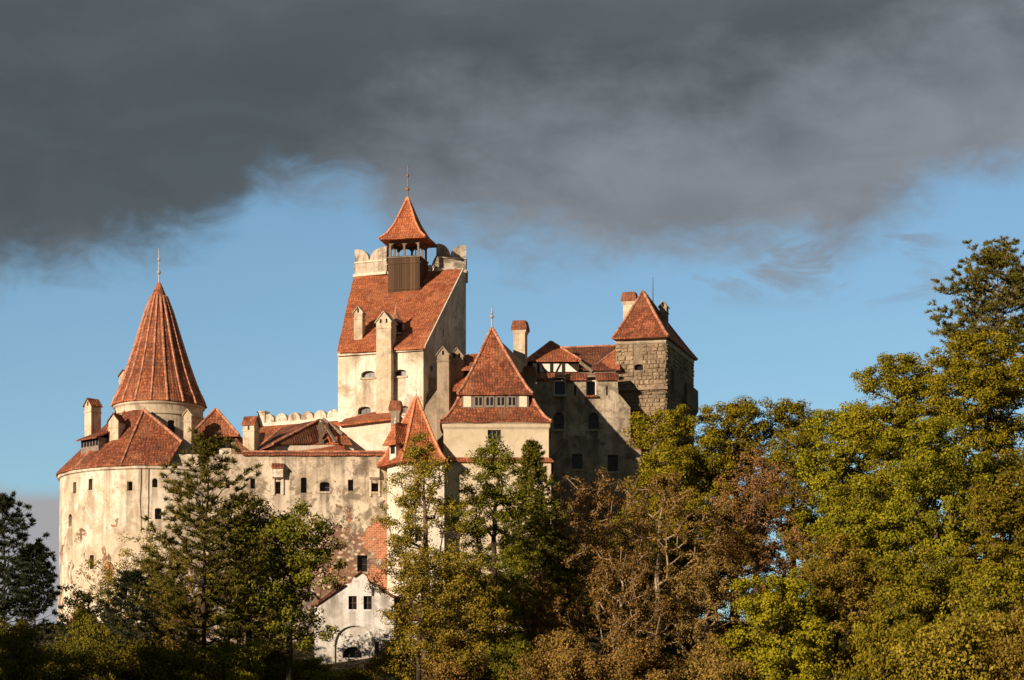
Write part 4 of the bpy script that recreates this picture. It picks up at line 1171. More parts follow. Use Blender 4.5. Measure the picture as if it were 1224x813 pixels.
# --- stone tower on the right
SFL, SFR, SBR, SBL = Q(736, 257.3), Q(796, 256.3), Q(829, 268.3), Q(778, 269.8)
ZE = 47.05
t = Thing('stone_tower', 'square tower of rough brown stone blocks under a red pyramid roof, at the right end', 'tower', (SFL[0], 265, 18))
wwin(t, 763.5, 439, SFL, SFR, .85, .6, 'segment', depth=.45, bars=(0, 0))
t.part('wall', MB().prism([SFL, SFR, SBR, SBL], 14, ZE), M['stone_joint'], cut=True)
def blocks(A, B, z0, z1, seed, skip=()):
    rnd = random.Random(seed); r, n = wall_axes(A, B); L = (Vector(B) - Vector(A)).length; m = MB()
    o = Vector((A[0], A[1], 0)); z = z0
    while z < z1 - .2:
        hh = min(rnd.uniform(.30, .48), z1 - z); x = rnd.uniform(-.4, 0)
        while x < L:
            w = rnd.choice((rnd.uniform(.3, .55), rnd.uniform(.5, .95))); a, b = max(x, 0.01), min(x + w, L - .01)
            g = rnd.uniform(.008, .03); q = rnd.uniform(.04, .17)
            for sx0, sx1, sz0, sz1 in skip:
                if sz0 < z + hh and sz1 > z:
                    if a < sx0 < b <= sx1 + .8: b = sx0 - .01
                    elif sx0 - .8 <= a < sx1 < b: a = sx1 + .01
            if b - a > .15 and not any(sx0 < b and sx1 > a and sz0 < z + hh and sz1 > z for sx0, sx1, sz0, sz1 in skip):
                j = lambda: rnd.uniform(-.045, .045)
                base = [o + r * X_ + Zv * Z_ + n * .002 for X_, Z_ in ((a + g, z + g), (b - g, z + g), (b - g, z + hh - g), (a + g, z + hh - g))]
                mid = [o + r * (X_ + j()) + Zv * (Z_ + j()) + n * (q * .7) for X_, Z_ in ((a + g + .03, z + g + .03), (b - g - .03, z + g + .03), (b - g - .03, z + hh - g - .03), (a + g + .03, z + hh - g - .03))]
                top = [o + r * (X_ + j()) + Zv * (Z_ + j()) + n * (q + j()) for X_, Z_ in ((a + g + .09, z + g + .09), (b - g - .09, z + g + .09), (b - g - .09, z + hh - g - .09), (a + g + .09, z + hh - g - .09))]
                m.loft([base, mid, top])
            x += w
        z += hh
    return m
wc = hit(763.5, 439, SFL, SFR); sx = (Vector((wc.x, wc.y)) - Vector(SFL)).length
t.part('stone_blocks', blocks(SFL, SFR, 24, ZE - .5, 3, ((sx - .42, sx + .42, wc.z - .3, wc.z + .3), (sx - .5, sx + .3, wc.z + .7, wc.z + 1.9))), M['stone_block'])
t.part('stone_blocks', blocks(SFR, SBR, 24, ZE - .5, 5), M['stone_block'])
zl = ZZ(465, 256.8)
r1, n1 = wall_axes(SFL, SFR); r2, n2 = wall_axes(SFR, SBR)
lm = MB().bar(Vector((*SFL, zl)) + n1 * .12, Vector((*SFR, zl)) + n1 * .12 + r1 * .2, .38, .28)
t.part('ledge', lm, M['stone_block'])
cb = MB()
for s, e_, zz0, zz1, pr in ((.15, .55, zl - .6, zl + 2.2, .35), (.55, .98, zl - 1.4, zl + 1.6, .55)):
    a = Vector((*SFR, 0)).lerp(Vector((*SBR, 0)), s); b = Vector((*SFR, 0)).lerp(Vector((*SBR, 0)), e_)
    cb.loft([[a + Zv * zz0, b + Zv * zz0, b + Zv * (zz0 + .02) + n2 * .02, a + Zv * (zz0 + .02) + n2 * .02], [a + Zv * (zz0 + .9), b + Zv * (zz0 + .9), b + n2 * pr + Zv * (zz0 + .9), a + n2 * pr + Zv * (zz0 + .9)], [a + Zv * zz1, b + Zv * zz1, b + n2 * pr + Zv * zz1, a + n2 * pr + Zv * zz1]])
t.part('bretasche', cb, M['stone_dark'], rough=(.7, .05, 2))
cf = [Vector((x, y, 0)) for x, y in (SFL, SFR, SBR, SBL)]; cen = sum(cf, Vector()) / 4
rg = [[p + (p - cen).normalized() * k + Zv * z for p in cf] for k, z in ((.05, ZE - .45), (.15, ZE - .3), (.15, ZE - .12), (.3, ZE + .02))]
t.part('cornice', MB().loft(rg), M['stone_trim'])
ft = [Vector((*q, 0)) for q in (Q(732, 256.7), Q(798.5, 255.5), Q(833, 268.8), Q(775, 270.3))]
ap = P(768.5, 349, 260.5)
ro, _ = pyramid(t, None, 0, 0, ZE + .1, ap, M['tile'], ((1, 0), (.85, .13), (.5, .48), (.015, 1)), nfoot=ft, rr=.14)
chimney(t, 751.5, 349, 392, 263, 1.15, 1.15, -14, 'band', label='pale chimney with brick cap left of the roof peak')
chimney(t, 792.5, 359, 404, 261.5, .72, .9, -16, 'gable', vents=1, mat=M['plaster_grey'], label='small grey chimney on the shaded slope')
t.part('antenna', MB().tube(P(780.5, 365, 264), P(780.5, 331, 264), .05, .025, 6), M['metal_dark'], ro)

# --- gate lodge low in front
LY = 232.0
A, B = Q(376, LY), Q(471, LY)
t = Thing('gate_lodge', 'small white lodge with a curved gable and a blind arch, below the curtain wall', 'house', (A[0], LY, 13))
for px in (421.5, 439.5): wwin(t, px, 720.5, A, B, .74, 1.2, 'rect', depth=.35, bars=(1, 1), frame=.05)
ac = hit(423, 798, A, B)
pts = [(-1.7, 0), (1.7, 0)] + [(1.7 * math.cos(math.pi * i / 12), 1.9 + 1.6 * math.sin(math.pi * i / 12)) for i in range(13)]
cm = MB().loft([[ac + Vector((a, k, b + .2)) for a, b in pts] for k in (-.5, .16)]); t.cut.append(cm)
lc = hit(421, 779.5, A, B) + Vector((0, .16, 0))
gab = [(376, 830), (376, 723)]
gab += [(395, 709), (412, 698.5), (420, 697), (421.5, 692), (423.5, 688.5), (427, 686), (431.5, 683), (436, 686), (439, 688.5), (440, 693), (441.5, 697.5), (450, 700), (471, 714), (471, 830)]
window(t, lc, Vector((1, 0, 0)), Vector((0, -1, 0)), 1.72, 1.0, 'lunette', depth=.55, bars=(2, 0), frame=.05)
wwin(t, 450.5, 778, A, B, .42, 1.6, 'rect', depth=.4, bars=(0, 0), frame=.04)
bx_ = t.cut[-1]
t.part('wall', MB().loft([[P(a, b, LY) + Vector((0, k, 0)) for a, b in gab] for k in (0, .9)]), M['plaster_lodge'], cut=True)
t.part('rear_wall', MB().prism([(A[0] + .05, LY + .91), (B[0] - .05, LY + .91), (B[0] - .05, 240), (A[0] + .05, 240)], 10, ZZ(728, LY)), M['plaster_lodge'])
pl_, pk_, pr_ = P(371, 725, LY), P(431, 690, LY), P(477, 718, LY)
k1, k2 = Vector((0, .95, .25)), Vector((0, 9.5, .25))
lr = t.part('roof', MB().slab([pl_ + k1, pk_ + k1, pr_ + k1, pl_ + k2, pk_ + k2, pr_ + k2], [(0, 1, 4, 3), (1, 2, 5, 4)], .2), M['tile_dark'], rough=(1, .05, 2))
t.part('gable_coping', MB().bar(P(375, 724, LY - .1), P(412, 699, LY - .1), .32, .16).bar(P(450, 700, LY - .1), P(472, 715, LY - .1), .32, .16).bar(P(422.5, 689, LY - .1), P(432, 682.5, LY - .1), .3, .12).bar(P(431, 682.5, LY - .1), P(439.5, 689, LY - .1), .3, .12), M['tile_dark'], lr)
t.part('archivolt', MB().loft([[ac + Vector((a * k, -d_, .2 + (b if b == 0 else 1.9 + (b - 1.9) * k))) for a, b in pts[2:]] + [ac + Vector((a * (k + .06), -d_, .2 + (b if b == 0 else 1.9 + (b - 1.9) * (k + .06)))) for a, b in reversed(pts[2:])] for k, d_ in ((1.003, .0), (1.003, .07))]), M['plaster_lodge'])
t.part('downpipe', MB().tube(P(445, 702, LY - .08), P(445, 712, LY - .08), .06, .06, 6), M['metal_dark'])

A, B = Q(462, 233.2), Q(512, 233.2)
t = Thing('outwork_wall', 'low white outwork with a lean-to tile roof, right of the small lodge', 'wall', (A[0], 233.2, 12))
t.part('wall', MB().prism([A, B, Q(512, 239), Q(462, 239)], 9, ZZ(738, 233.2)), M['plaster_lodge'])
t.part('roof', MB().slab([P(459, 739, 232.9), P(514, 739, 232.9), P(514, 722, 236), P(459, 722, 236)], [(0, 1, 2, 3)], .16), M['tile_dark'])

# ------------------------------------------------------------------ trees
def unit(a):
    return a / np.maximum(np.linalg.norm(a, axis=1, keepdims=True), 1e-9)

def mesh_np(name, verts, quads, mat, smooth=False):
    me = bpy.data.meshes.new(name)
    nv, nf = len(verts), len(quads); k = quads.shape[1]
    me.vertices.add(nv); me.vertices.foreach_set('co', np.ascontiguousarray(verts, np.float32).ravel())
    me.loops.add(nf * k); me.loops.foreach_set('vertex_index', quads.astype(np.int32).ravel())
    me.polygons.add(nf); me.polygons.foreach_set('loop_start', np.arange(0, nf * k, k, dtype=np.int32))
    try: me.polygons.foreach_set('loop_total', np.full(nf, k, np.int32))
    except Exception: pass
    me.update(calc_edges=True); me.validate()
    if smooth: me.polygons.foreach_set('use_smooth', np.ones(nf, bool))
    me.materials.append(mat)
    return me

def leaves_mesh(name, c, nrm, rng, L, W, mat):
    """one pointed four-sided leaf per centre, slightly folded out of flat by its random spin"""
    n = len(c); r = unit(rng.normal(size=(n, 3)))
    a = unit(np.cross(nrm, r)); b = np.cross(nrm, a)
    l = (L * rng.uniform(.65, 1.25, n))[:, None]; w = (W * rng.uniform(.7, 1.2, n))[:, None]
    f = nrm * l * .12
    v = np.stack([c - a * l * .5, c + b * w * .5 + f - a * l * .05, c + a * l * .5, c - b * w * .5 + f - a * l * .05], 1).reshape(-1, 3)
    return mesh_np(name, v, np.arange(4 * n).reshape(n, 4), mat)

def needles_mesh(name, base, dirs, L, W, rng, mat):
    n = len(base); r = unit(rng.normal(size=(n, 3)))
    b = unit(np.cross(dirs, r)); l = (L * rng.uniform(.7, 1.2, n))[:, None]
    tip = base + dirs * l
    v = np.stack([base - b * W * .5, base + b * W * .5, tip + b * W * .22, tip - b * W * .22], 1).reshape(-1, 3)
    return mesh_np(name, v, np.arange(4 * n).reshape(n, 4), mat)

def limbs_mesh(name, p0, p1, r0, r1, mat, k=5):
    """tapered rods between the node pairs"""
    p0, p1 = np.array(p0, float), np.array(p1, float); r0, r1 = np.array(r0)[:, None, None], np.array(r1)[:, None, None]
    t = unit(p1 - p0); up = np.where(np.abs(t[:, 2:3]) > .9, np.array([[1., 0, 0]]), np.array([[0, 0, 1.]]))
    a = unit(np.cross(t, up)); b = np.cross(t, a)
    q = 2 * np.pi * np.arange(k) / k
    ring = a[:, None] * np.cos(q)[None, :, None] + b[:, None] * np.sin(q)[None, :, None]
    v = np.concatenate([p0[:, None] + ring * r0, p1[:, None] + ring * r1], 1).reshape(-1, 3)
    o = (np.arange(len(p0)) * 2 * k)[:, None]; i = np.arange(k)[None]; j = (i + 1) % k
    f = np.stack([o + i, o + j, o + j + k, o + i + k], 2).reshape(-1, 4)
    return mesh_np(name, v, f, mat, True)

def grow(rng, targets, h0, tip, wob=.25, lean=(0, 0)):
    """skeleton: trunk nodes, then each twig end is joined to the best node already grown"""
    nseg = max(5, int(tip / .8)); nodes = []; par = []
    off = np.cumsum(rng.normal(size=(nseg + 1, 2)) * wob * .3, 0); off -= off[0]
    for i in range(nseg + 1):
        f = i / nseg
        nodes.append([off[i, 0] * f + lean[0] * f, off[i, 1] * f + lean[1] * f, tip * f - (.6 if i == 0 else 0)]); par.append(i - 1)
    dist = np.hypot(targets[:, 0], targets[:, 1]) + .25 * np.abs(targets[:, 2] - h0)
    ends = []
    for k in np.argsort(dist):
        t = targets[k]; A = np.array(nodes)
        dv = t - A; hd = np.hypot(dv[:, 0], dv[:, 1]); D = np.linalg.norm(dv, axis=1)
        cost = D + 1.4 * np.maximum(0, A[:, 2] - (t[2] - .25 * hd)) + 3 * (A[:, 2] < h0 * .75)
        j = int(np.argmin(cost)); p = A[j]; n = max(1, int(D[j] / .9))
        c = (p + t) / 2 + np.array([0, 0, -.12 * D[j]]) + rng.normal(size=3) * .07 * D[j]
        last = j
        for i in range(1, n + 1):
            f = i / n
            q = (1 - f) ** 2 * p + 2 * f * (1 - f) * c + f * f * t
            nodes.append(list(q)); par.append(last); last = len(nodes) - 1
        ends.append(last)
    N_ = np.array(nodes); par = np.array(par)
    cnt = np.zeros(len(N_)); cnt[ends] = 1
    for i in range(len(N_) - 1, 0, -1): cnt[par[i]] += cnt[i]
    return N_, par, np.maximum(cnt, 1)

def shell_points(rng, lobes, n, inner=.55, gap=0.0):
    """points through a crown made of lobes, mostly near its outside"""
    vol = np.array([l[3] * l[4] * l[5] for l in lobes]) ** .8
    pick = rng.choice(len(lobes), n, p=vol / vol.sum())
    d = unit(rng.normal(size=(n, 3))); r = rng.uniform(inner ** 2, 1, n) ** .5
    L = np.array(lobes)[pick]
    return L[:, :3] + d * r[:, None] * L[:, 3:]

def lobed_crown(rng, w, h, base, nl, shape='round', squash=.8, dep=None):
    """lobe ellipsoids filling a crown of width w between heights base and h"""
    ch = h - base; out = []
    dep = dep or w
    for i in range(nl):
        f = (i + rng.uniform(.2, .8)) / nl
        if shape == 'round': pr = math.sqrt(max(.05, 1 - (2 * f - .9) ** 2 * .85))
        elif shape == 'tall': pr = .35 + .65 * math.sin(math.pi * min(1, .2 + .72 * f)) ** 1.2
        elif shape == 'spread': pr = min(1, .5 + f * .7) if f < .75 else .95
        else: pr = 1 - .75 * f
        a = i * 2.4 + rng.uniform(-.5, .5); rad = pr * .5 * rng.uniform(.5, .72)
        s = rng.uniform(.20, .31) * (.55 + .45 * pr)
        z = base + ch * f
        out.append((rad * w * math.cos(a), rad * dep * math.sin(a), min(z, h - s * ch * .55), s * w * 1.05, s * dep * 1.05, min(s * w * squash, ch * .3)))
    out.append((0, 0, base + ch * .55, w * .24, dep * .24, ch * .33))
    out.append((rng.uniform(-.08, .08) * w, 0, h - ch * .17, w * .17, dep * .17, ch * .17))
    return out

def leafy(rng, w, h, base, n_clump, per, clump_r, L, W, leafm, barkm, shape='round', nl=11, r0=.016, inner=.5, twig_leaves=False, tip=.8, lean=(0, 0), flat=.6, squash=.8, dep=None, min_r=.022):
    """meshes of one broad-leaved tree: crown and trunk with limbs"""
    lobes = lobed_crown(rng, w, h, base, nl, shape, squash, dep)
    T = shell_points(rng, lobes, n_clump, inner)
    T = T[(T[:, 2] > base * .75)]
    N_, par, cnt = grow(rng, T, base, base + (h - base) * tip, .25, lean)
    R = np.maximum(min_r, r0 * np.sqrt(cnt)); R[:2] *= 1.25
    i = np.arange(1, len(N_)); p = par[1:]
    tm = limbs_mesh('trunk', N_[p], N_[i], np.minimum(R[p], R[i] * 1.5), R[i], barkm)
    k = np.repeat(np.arange(len(T)), rng.poisson(per, len(T)))
    cr = clump_r * rng.uniform(.65, 1.3, len(T))[k]
    g = rng.normal(size=(len(k), 3)); g = g / np.maximum(1, np.linalg.norm(g, axis=1, keepdims=True) / 1.7)
    off = g * cr[:, None] * np.array([.62, .62, .62 * flat])
    C = T[k] + off
    if twig_leaves:
        m = rng.choice(np.arange(1, len(N_)), len(C) // 3); f = rng.uniform(size=(len(m), 1))
        small = cnt[m] < 6; m = m[small]; f = f[small]
        C = np.concatenate([C, N_[m] * f + N_[par[m]] * (1 - f) + rng.normal(size=(len(m), 3)) * .18]); off = np.concatenate([off, rng.normal(size=(len(m), 3))])
    cen = np.array([0, 0, base + (h - base) * .4])
    nr = unit(unit(off) * .6 + unit(C - cen) * .4 + np.array([0, 0, .12]) + rng.normal(size=C.shape) * .5)
    return tm, leaves_mesh('crown', C, nr, rng, L, W, leafm)

def conifer(rng, w, h, base, kind, leafm, barkm, dens=1.0, ragged=.25, gap=.62):
    """whorled conifer; kind 'spruce' hangs and tapers, 'pine' carries flat upturned pads"""
    P0, P1, R0, R1 = [], [], [], []; nb, nd = [], []
    nseg = 14
    off = np.cumsum(rng.normal(size=(nseg + 1, 2)) * .06, 0)
    tr = lambda z: np.array([np.interp(z, np.linspace(0, h, nseg + 1), off[:, 0] - off[0, 0]), np.interp(z, np.linspace(0, h, nseg + 1), off[:, 1] - off[0, 1]), z])
    rt = h * .0125
    for i in range(nseg):
        z0, z1 = h * i / nseg, h * (i + 1) / nseg
        P0.append(tr(z0) - np.array([0, 0, .8 if i == 0 else 0])); P1.append(tr(z1)); R0.append(rt * (1 - .93 * i / nseg)); R1.append(rt * (1 - .93 * (i + 1) / nseg))
    z = base; az = rng.uniform(0, 6)
    while z < h - .15:
        f = (z - base) / (h - base)
        if kind == 'spruce': Lb = w * .5 * (1 - f) ** 1.05 + .1
        elif kind == 'pine': Lb = w * .5 * (math.sin(math.pi * min(1, .26 + f * .72)) ** .8) * (1 - .35 * f) + .15
        else: Lb = w * .5 * (.45 + .55 * (1 - f)) * (1 - f ** 3 * .75)
        m = rng.integers(4, 7) if kind != 'open' else rng.integers(3, 5)
        for b in range(m):
            a = az + 2 * math.pi * b / m + rng.uniform(-.3, .3); L = Lb * rng.uniform(1 - 2 * ragged, 1.12)
            if L < .1: continue
            hd = np.array([math.cos(a), math.sin(a), 0.]); sd = np.array([-hd[1], hd[0], 0])
            if kind == 'spruce': up0, up1 = .25 - .55 * (1 - f), .05
            elif kind == 'pine': up0, up1 = .12 + .5 * f, .55
            else: up0, up1 = -.05 + .35 * f, .25
            n = max(3, int(L / .55)); pts = []
            for i in range(n + 1):
                q = i / n
                pts.append(tr(z) + hd * L * q + np.array([0, 0, L * (up0 * q + (up1 - (up0 if kind == 'spruce' else 0)) * .5 * q * q)]) + (rng.normal(size=3) * .04 * L if 0 < i else 0))
            br = max(.018, .011 * L + .012)
            for i in range(n):
                P0.append(pts[i]); P1.append(pts[i + 1]); R0.append(br * (1 - .8 * i / n)); R1.append(br * (1 - .8 * (i + 1) / n))
            s0 = {'spruce': .15, 'pine': .35, 'open': .3}[kind]
            for i in range(n + 1):
                q = i / n
                if q < s0 and f < .9: continue
                tl = {'spruce': .30 * L * (1.15 - q) + .05 + .1 * (1 - f), 'pine': .34 * L * (1.2 - q) + .2, 'open': .25 * L * (1.15 - q) + .2}[kind]
                for s in (-1, 1, 0):
                    if rng.uniform() < .12: continue
                    e = sd * s * tl * rng.uniform(.6, 1.1) + hd * tl * .55 + np.array([0, 0, tl * {'spruce': -.28, 'pine': .30, 'open': .02}[kind]])
                    if s == 0: e = hd * .25 + np.array([0, 0, .1])
                    ln = np.linalg.norm(e); cnt = max(2, int(ln / .22 * dens))
                    if ln > .5: P0.append(pts[i]); P1.append(pts[i] + e); R0.append(.016); R1.append(.008)
                    for j in range(cnt):
                        nb.append(pts[i] + e * (j + .6) / cnt + rng.normal(size=3) * .05); nd.append(e / ln)
        az += 1.1; z += gap * (1 - .45 * f) * rng.uniform(.7, 1.2)
    nb = np.array(nb); nd = np.array(nd); per = {'spruce': 12, 'pine': 15, 'open': 12}[kind]
    nb = np.repeat(nb, per, 0); nd = np.repeat(nd, per, 0)
    up = {'spruce': -.05, 'pine': .35, 'open': .1}[kind]
    dr = unit(nd * .75 + rng.normal(size=nd.shape) * .62 + np.array([0, 0, up]))
    ln, wd = {'spruce': (.24, .075), 'pine': (.32, .065), 'open': (.26, .075)}[kind]
    return limbs_mesh('trunk', P0, P1, R0, R1, barkm, 6), needles_mesh('crown', nb, dr, ln, wd, rng, leafm)

PROTO = {}
def plant(name, label, cat, group, px, Y, meshes, h, top_py=None, width=1.0, rz=0.0, sink=.3, z=None, bush=False):
    """stand a tree on the ground at column px; height stretched so its top reaches row top_py"""
    x, y = Q(px, Y); g_ = (gz(x, y) if z is None else z) - sink
    sz = 1.0 if top_py is None else (ZZ(top_py, Y) - g_) / h
    o = bpy.data.objects.new(name, None); o.empty_display_size = .5; col.objects.link(o)
    o.location = (x, y, g_); o.rotation_euler = (0, 0, rz); o.scale = (sz * width, sz * width, sz)
    o['label'] = label; o['category'] = cat
    if group: o['group'] = group
    for nm, me in zip(('stems', 'foliage') if bush else ('trunk', 'crown'), meshes):
        c = bpy.data.objects.new(nm, me); col.objects.link(c); c.parent = o
    return o

def rg(seed): return np.random.default_rng(seed)

# (px of the trunk, distance, row of the top, width in photo pixels) are read off the photograph; sizes below are metres
def fit(px, Y, top_py, w_px, low_py):
    x, y = Q(px, Y); g_ = gz(x, y) - .3
    return ZZ(top_py, Y) - g_, w_px * Y / F, max(.6, ZZ(low_py, Y) - g_)

def broad(label, px, Y, top, wpx, low, seed, leafm, barkm='bark_brown', name='tree', cat='tree', group=None, dens=1.0, L=.21, W=.145, per=70, cr=.66, share=None, **kw):
    h, w, b = fit(px, Y, top, wpx, low)
    n = int(dens * 5.2 * (w * (h - b)) ** .82) + 12
    ms = leafy(rg(seed), w, h, min(b, h * .7), n, per, cr, L, W, M[leafm], M[barkm], **kw)
    PROTO[seed] = (ms, h, w)
    return plant(name, label, cat, group, px, Y, ms, h)

def conif(label, px, Y, top, wpx, low, seed, kind, leafm, barkm='bark_dark', name='conifer_tree', cat='conifer', group=None, **kw):
    h, w, b = fit(px, Y, top, wpx, low)
    ms = conifer(rg(seed), w, h, min(b, h * .7), kind, M[leafm], M[barkm], **kw)
    PROTO[seed] = (ms, h, w)
    return plant(name, label, cat, group, px, Y, ms, h)

def again(seed, name, label, cat, group, px, Y, top, wpx, rz, **kw):
    """another tree of the same growth: same meshes, own place, size, turn and label"""
    ms, h, w = PROTO[seed]
    h2, w2, _ = fit(px, Y, top, wpx, 800)
    return plant(name, label, cat, group, px, Y, ms, h, top, (w2 / w) / (h2 / h), rz, **kw)

# left edge
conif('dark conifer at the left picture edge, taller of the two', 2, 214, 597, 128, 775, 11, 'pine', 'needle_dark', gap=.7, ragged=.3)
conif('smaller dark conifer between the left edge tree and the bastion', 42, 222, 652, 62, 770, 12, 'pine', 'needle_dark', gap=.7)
# in front of bastion and curtain wall
conif('tall dark pine with layered branches, in front of the round bastion', 240, 198, 523, 190, 770, 13, 'pine', 'needle_pine', ragged=.36, gap=1.15, dens=1.0)
conif('young dark pine at the foot of the rock, left of the tall pine', 158, 206, 688, 84, 790, 14, 'pine', 'needle_dark')
broad('thin yellow-green tree growing against the rock, left of the tall pine', 180, 238, 632, 120, 765, 15, 'leaf_gold', 'bark_brown', dens=.55, per=45, L=.2, W=.13, cr=.6, twig_leaves=True)
broad('scrubby yellow-green tree low on the bastion foot, leftmost of the leafy ones', 132, 238, 668, 84, 770, 16, 'leaf_olive', 'bark_brown', dens=.5, per=40, L=.2, W=.13, cr=.6)
broad('round dark green tree with thin bare trunks, left of the white lodge', 345, 201, 606, 138, 765, 17, 'leaf_deep', 'bark_dark', dens=1.15, per=70, shape='round', L=.24, W=.16)
broad('mossy green rounded tree between the tall pine and the dark round tree', 298, 203, 590, 104, 760, 18, 'leaf_olive', 'bark_dark', dens=1.2, per=60)
broad('slender yellowish tree low beside the white lodge, at its left', 332, 223, 700, 80, 800, 19, 'leaf_green', 'bark_dark', dens=.6, per=45, L=.22)
broad('scrubby golden tree low between the young pine and the tall pine', 205, 222, 662, 100, 790, 51, 'leaf_gold', 'bark_dark', dens=.8, per=50, L=.2, W=.13, cr=.55)
broad('olive scrub tree filling the space right of the tall pine trunk', 284, 214, 640, 110, 800, 52, 'leaf_deep', 'bark_dark', dens=1.0, per=60, L=.2, W=.13, cr=.6)
broad('dark scrub tree at the left below the bastion foot', 108, 218, 700, 90, 800, 53, 'leaf_deep', 'bark_dark', dens=.9, per=60, L=.2, W=.13, cr=.6)
# in front of gatehouse
broad('slender golden ash with an airy crown, in front of the corner turret', 508, 207, 512, 140, 800, 20, 'leaf_gold', 'bark_brown', dens=1.15, per=66, L=.19, W=.11, cr=.52, inner=.5, shape='round', twig_leaves=True, nl=13, name='ash_tree')
broad('airy dark green tree with see-through crown, in front of the gatehouse', 588, 209, 513, 120, 800, 21, 'leaf_deep', 'bark_dark', dens=1.2, per=66, L=.19, W=.11, cr=.52, inner=.5, shape='round', twig_leaves=True, nl=12)
conif('small pointed spruce beside the gatehouse wall, highest spruce', 632, 222, 523, 200, 730, 22, 'spruce', 'needle_spruce', name='spruce_tree', cat='spruce')
conif('drooping green spruce below the gatehouse, half behind brown trees', 645, 228, 590, 150, 800, 23, 'spruce', 'needle_spruce', name='spruce_tree', cat='spruce')
broad('low rusty golden tree right of the white lodge', 500, 202, 655, 96, 800, 24, 'leaf_gold', 'bark_dark', dens=0.90, per=54, L=.2, W=.12, cr=.65, twig_leaves=True)
broad('rusty golden tree below the airy dark green one', 560, 203, 668, 104, 805, 25, 'leaf_gold', 'bark_dark', dens=0.90, per=54, L=.2, W=.12, cr=.65, twig_leaves=True)
# brown middle
broad('brown autumn tree with pale forked trunk, directly below the stained wing', 700, 226, 562, 150, 745, 26, 'leaf_brown', 'bark_pale', dens=1.22, per=38, L=.19, W=.12, cr=.5, min_r=.032, twig_leaves=True, nl=14)
broad('brown autumn tree with straight pale trunk, below the stone tower', 785, 221, 568, 150, 750, 27, 'leaf_brown', 'bark_pale', dens=1.22, per=38, L=.19, W=.12, cr=.5, min_r=.032, twig_leaves=True, nl=14)
broad('low brown autumn tree at the bottom between the two pale trunks', 738, 212, 655, 150, 805, 28, 'leaf_brown', 'bark_pale', dens=1.14, per=40, L=.19, W=.12, cr=.5, min_r=.032, twig_leaves=True)
broad('low brown tree at the bottom right of the straight pale trunk', 842, 214, 660, 120, 805, 29, 'leaf_brown', 'bark_pale', dens=1.14, per=40, L=.19, W=.12, cr=.5, min_r=.032, twig_leaves=True)
broad('olive brown tree at the bottom below the drooping spruce', 640, 212, 672, 110, 810, 30, 'leaf_brown', 'bark_brown', dens=1.08, per=40, L=.2, W=.12, cr=.5, min_r=.032, twig_leaves=True)
# bright green behind
broad('bright yellow-green tree touching the stone tower', 806, 243, 484, 136, 730, 31, 'leaf_green', 'bark_dark', dens=1.6, per=120)
broad('bright green tree in the middle of the green crowns right of the tower', 878, 246, 473, 140, 720, 32, 'leaf_green', 'bark_dark', dens=1.5, per=120)
broad('olive green tree with wispy top, right end of the crowns beside the tower', 948, 247, 470, 130, 700, 33, 'leaf_olive', 'bark_dark', dens=1.3, per=97)
broad('rust-brown sparse tree with bare limbs, before the bright green crowns', 905, 230, 528, 124, 745, 34, 'leaf_rust', 'bark_brown', dens=1.20, per=40, L=.19, W=.12, cr=.6, twig_leaves=True, nl=13)
# right hand wood
broad('tall olive-green tree with broad crown, left shoulder of the right wood', 1012, 234, 478, 140, 720, 35, 'leaf_green', 'bark_dark', dens=1.55, per=120)
broad('big olive tree second from the left in the right wood', 1078, 228, 417, 150, 720, 36, 'leaf_green', 'bark_dark', dens=1.55, per=120)
broad('biggest yellow-green tree in the right wood, below the lone conifer', 1180, 214, 383, 176, 700, 37, 'leaf_green', 'bark_dark', dens=1.55, per=120)
broad('golden olive tree in the heart of the right wood', 1120, 206, 500, 150, 720, 38, 'leaf_olive', 'bark_brown', dens=1.49, per=112)
broad('golden green tree in front of the left shoulder of the right wood', 1030, 208, 575, 136, 750, 39, 'leaf_olive', 'bark_brown', dens=1.49, per=112)
broad('golden olive tree at the right picture edge, middle height', 1212, 196, 560, 140, 740, 40, 'leaf_olive', 'bark_brown', dens=1.49, per=112)
broad('bright green round tree at the lower left of the right wood', 935, 196, 688, 130, 830, 41, 'leaf_green', 'bark_dark', dens=1.62, per=120)
broad('golden tree with small pale leaves low in the right wood', 1002, 200, 640, 124, 800, 42, 'leaf_gold', 'bark_brown', dens=1.35, per=97, L=.2, W=.14)
broad('deep olive tree low in the right wood, near the bottom edge', 1098, 192, 660, 150, 820, 43, 'leaf_olive', 'bark_brown', dens=1.49, per=105)
broad('olive tree low at the right picture edge', 1196, 186, 672, 140, 820, 44, 'leaf_olive', 'bark_brown', dens=1.49, per=105)
conif('lone ragged conifer rising above the right wood, at the right edge', 1196, 232, 302, 200, 480, 45, 'pine', 'needle_pine', 'bark_pale', ragged=.34, gap=.85, dens=1.2)

# dense understorey deeper in the wood
for i, (px, Y, top, w, rz, sd, lab) in enumerate([
        (690, 240, 640, 120, 1.0, 17, 'dark tree deep behind the brown tree with the forked trunk'),
        (770, 240, 620, 130, 2.2, 17, 'dark tree deep behind the straight pale trunk'),
        (850, 242, 640, 130, 3.9, 17, 'dark tree deep under the bright green crowns'),
        (590, 233, 690, 110, 5.0, 17, 'dark tree at the foot of the gatehouse wall'),
        (985, 222, 690, 110, .6, 17, 'dark tree deep behind the golden tree with small pale leaves')]):
    again(sd, 'tree', lab, 'tree', 'dark trees deep in the wood', px, Y, top, w, rz)
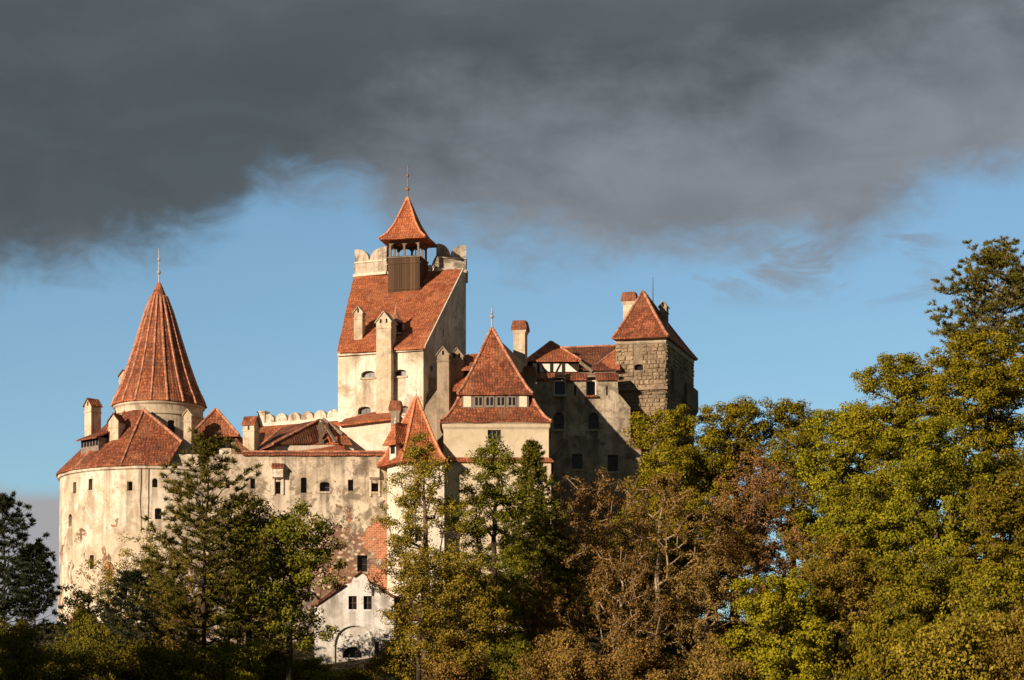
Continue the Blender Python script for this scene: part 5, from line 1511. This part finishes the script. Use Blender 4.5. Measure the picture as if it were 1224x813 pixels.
# shrubs along the bottom
SH = []
for sd, lm in ((60, 'leaf_deep'), (61, 'leaf_olive'), (62, 'leaf_gold'), (63, 'leaf_deep'), (64, 'leaf_brown')):
    ms = leafy(rg(sd), 6.0, 4.0, .9, 110, 130, .7, .17, .12, M[lm], M['bark_dark'], nl=9, r0=.01)
    SH.append(ms)
shrubs = [(15, 190, 752, 90, 0, 'dark green shrub in the bottom left corner'), (75, 196, 772, 100, 3, 'dark green shrub low before the small conifer'),
          (118, 212, 748, 90, 0, 'dark shrub on the slope below the bastion corner'), (165, 200, 770, 100, 3, 'dark green shrub under the young pine'),
          (218, 196, 776, 90, 0, 'dark green shrub at the trunk foot of the tall pine'), (275, 200, 770, 90, 1, 'olive shrub right of the tall pine trunk'),
          (325, 204, 778, 90, 3, 'dark shrub below the round dark green tree'), (372, 206, 790, 80, 1, 'olive shrub at the lower left corner of the white lodge'),
          (425, 210, 801, 60, 1, 'low olive shrub just below the lodge arch'), (478, 208, 770, 80, 2, 'golden shrub at the lower right corner of the lodge'),
          (545, 204, 775, 90, 4, 'brown shrub at the bottom, under the rusty golden tree'), (605, 204, 768, 90, 0, 'dark shrub at the bottom, under the drooping spruce'),
          (668, 200, 765, 100, 4, 'brown shrub at the bottom left of the forked pale trunk'), (760, 198, 770, 110, 4, 'brown shrub at the bottom, under the brown trees'),
          (862, 198, 775, 100, 4, 'brown shrub left of the bright green round tree'), (1150, 172, 742, 150, 2, 'golden brown shrub at the bottom of the right wood'),
          (1060, 176, 752, 120, 1, 'olive shrub at the bottom of the right wood'), (1215, 170, 738, 110, 2, 'golden brown shrub in the bottom right corner'),
          (95, 240, 728, 26, 0, 'small dark bush against the bastion foot')]
for i, (px, Y, top, w, sd, lab) in enumerate(shrubs):
    x, y = Q(px, Y); g_ = gz(x, y); hh = ZZ(top, Y) - g_ + .3
    o = plant('shrub', lab, 'shrub', 'shrubs along the foot of the hill', px, Y, SH[sd], 4.0, top, (w * Y / F / 6.0) / (hh / 4.0), i * 1.7, bush=True)
# row of trees standing outside the picture on the left, whose shade lies over the slope
for i, X_ in enumerate((-39.5, -46, -53, -60, -67)):
    again((35, 36, 41, 35, 36)[i], 'tree', 'leafy tree of the row outside the left picture edge', 'tree', 'row of trees left of the picture', CX + X_ * F / 168, 168 + (i % 2) * 3, 978 - (23.5 + i % 3) * F / 168, 150, 1.3 * i)
for i, (px, Y, top) in enumerate(((1330, 222, 440), (1420, 205, 520), (1500, 230, 470), (1350, 190, 640))):
    again((35, 36, 41, 35)[i], 'tree', 'leafy tree of the wood just outside the right picture edge', 'tree', 'trees right of the picture', px, Y, top, 150, .8 + 1.3 * i)
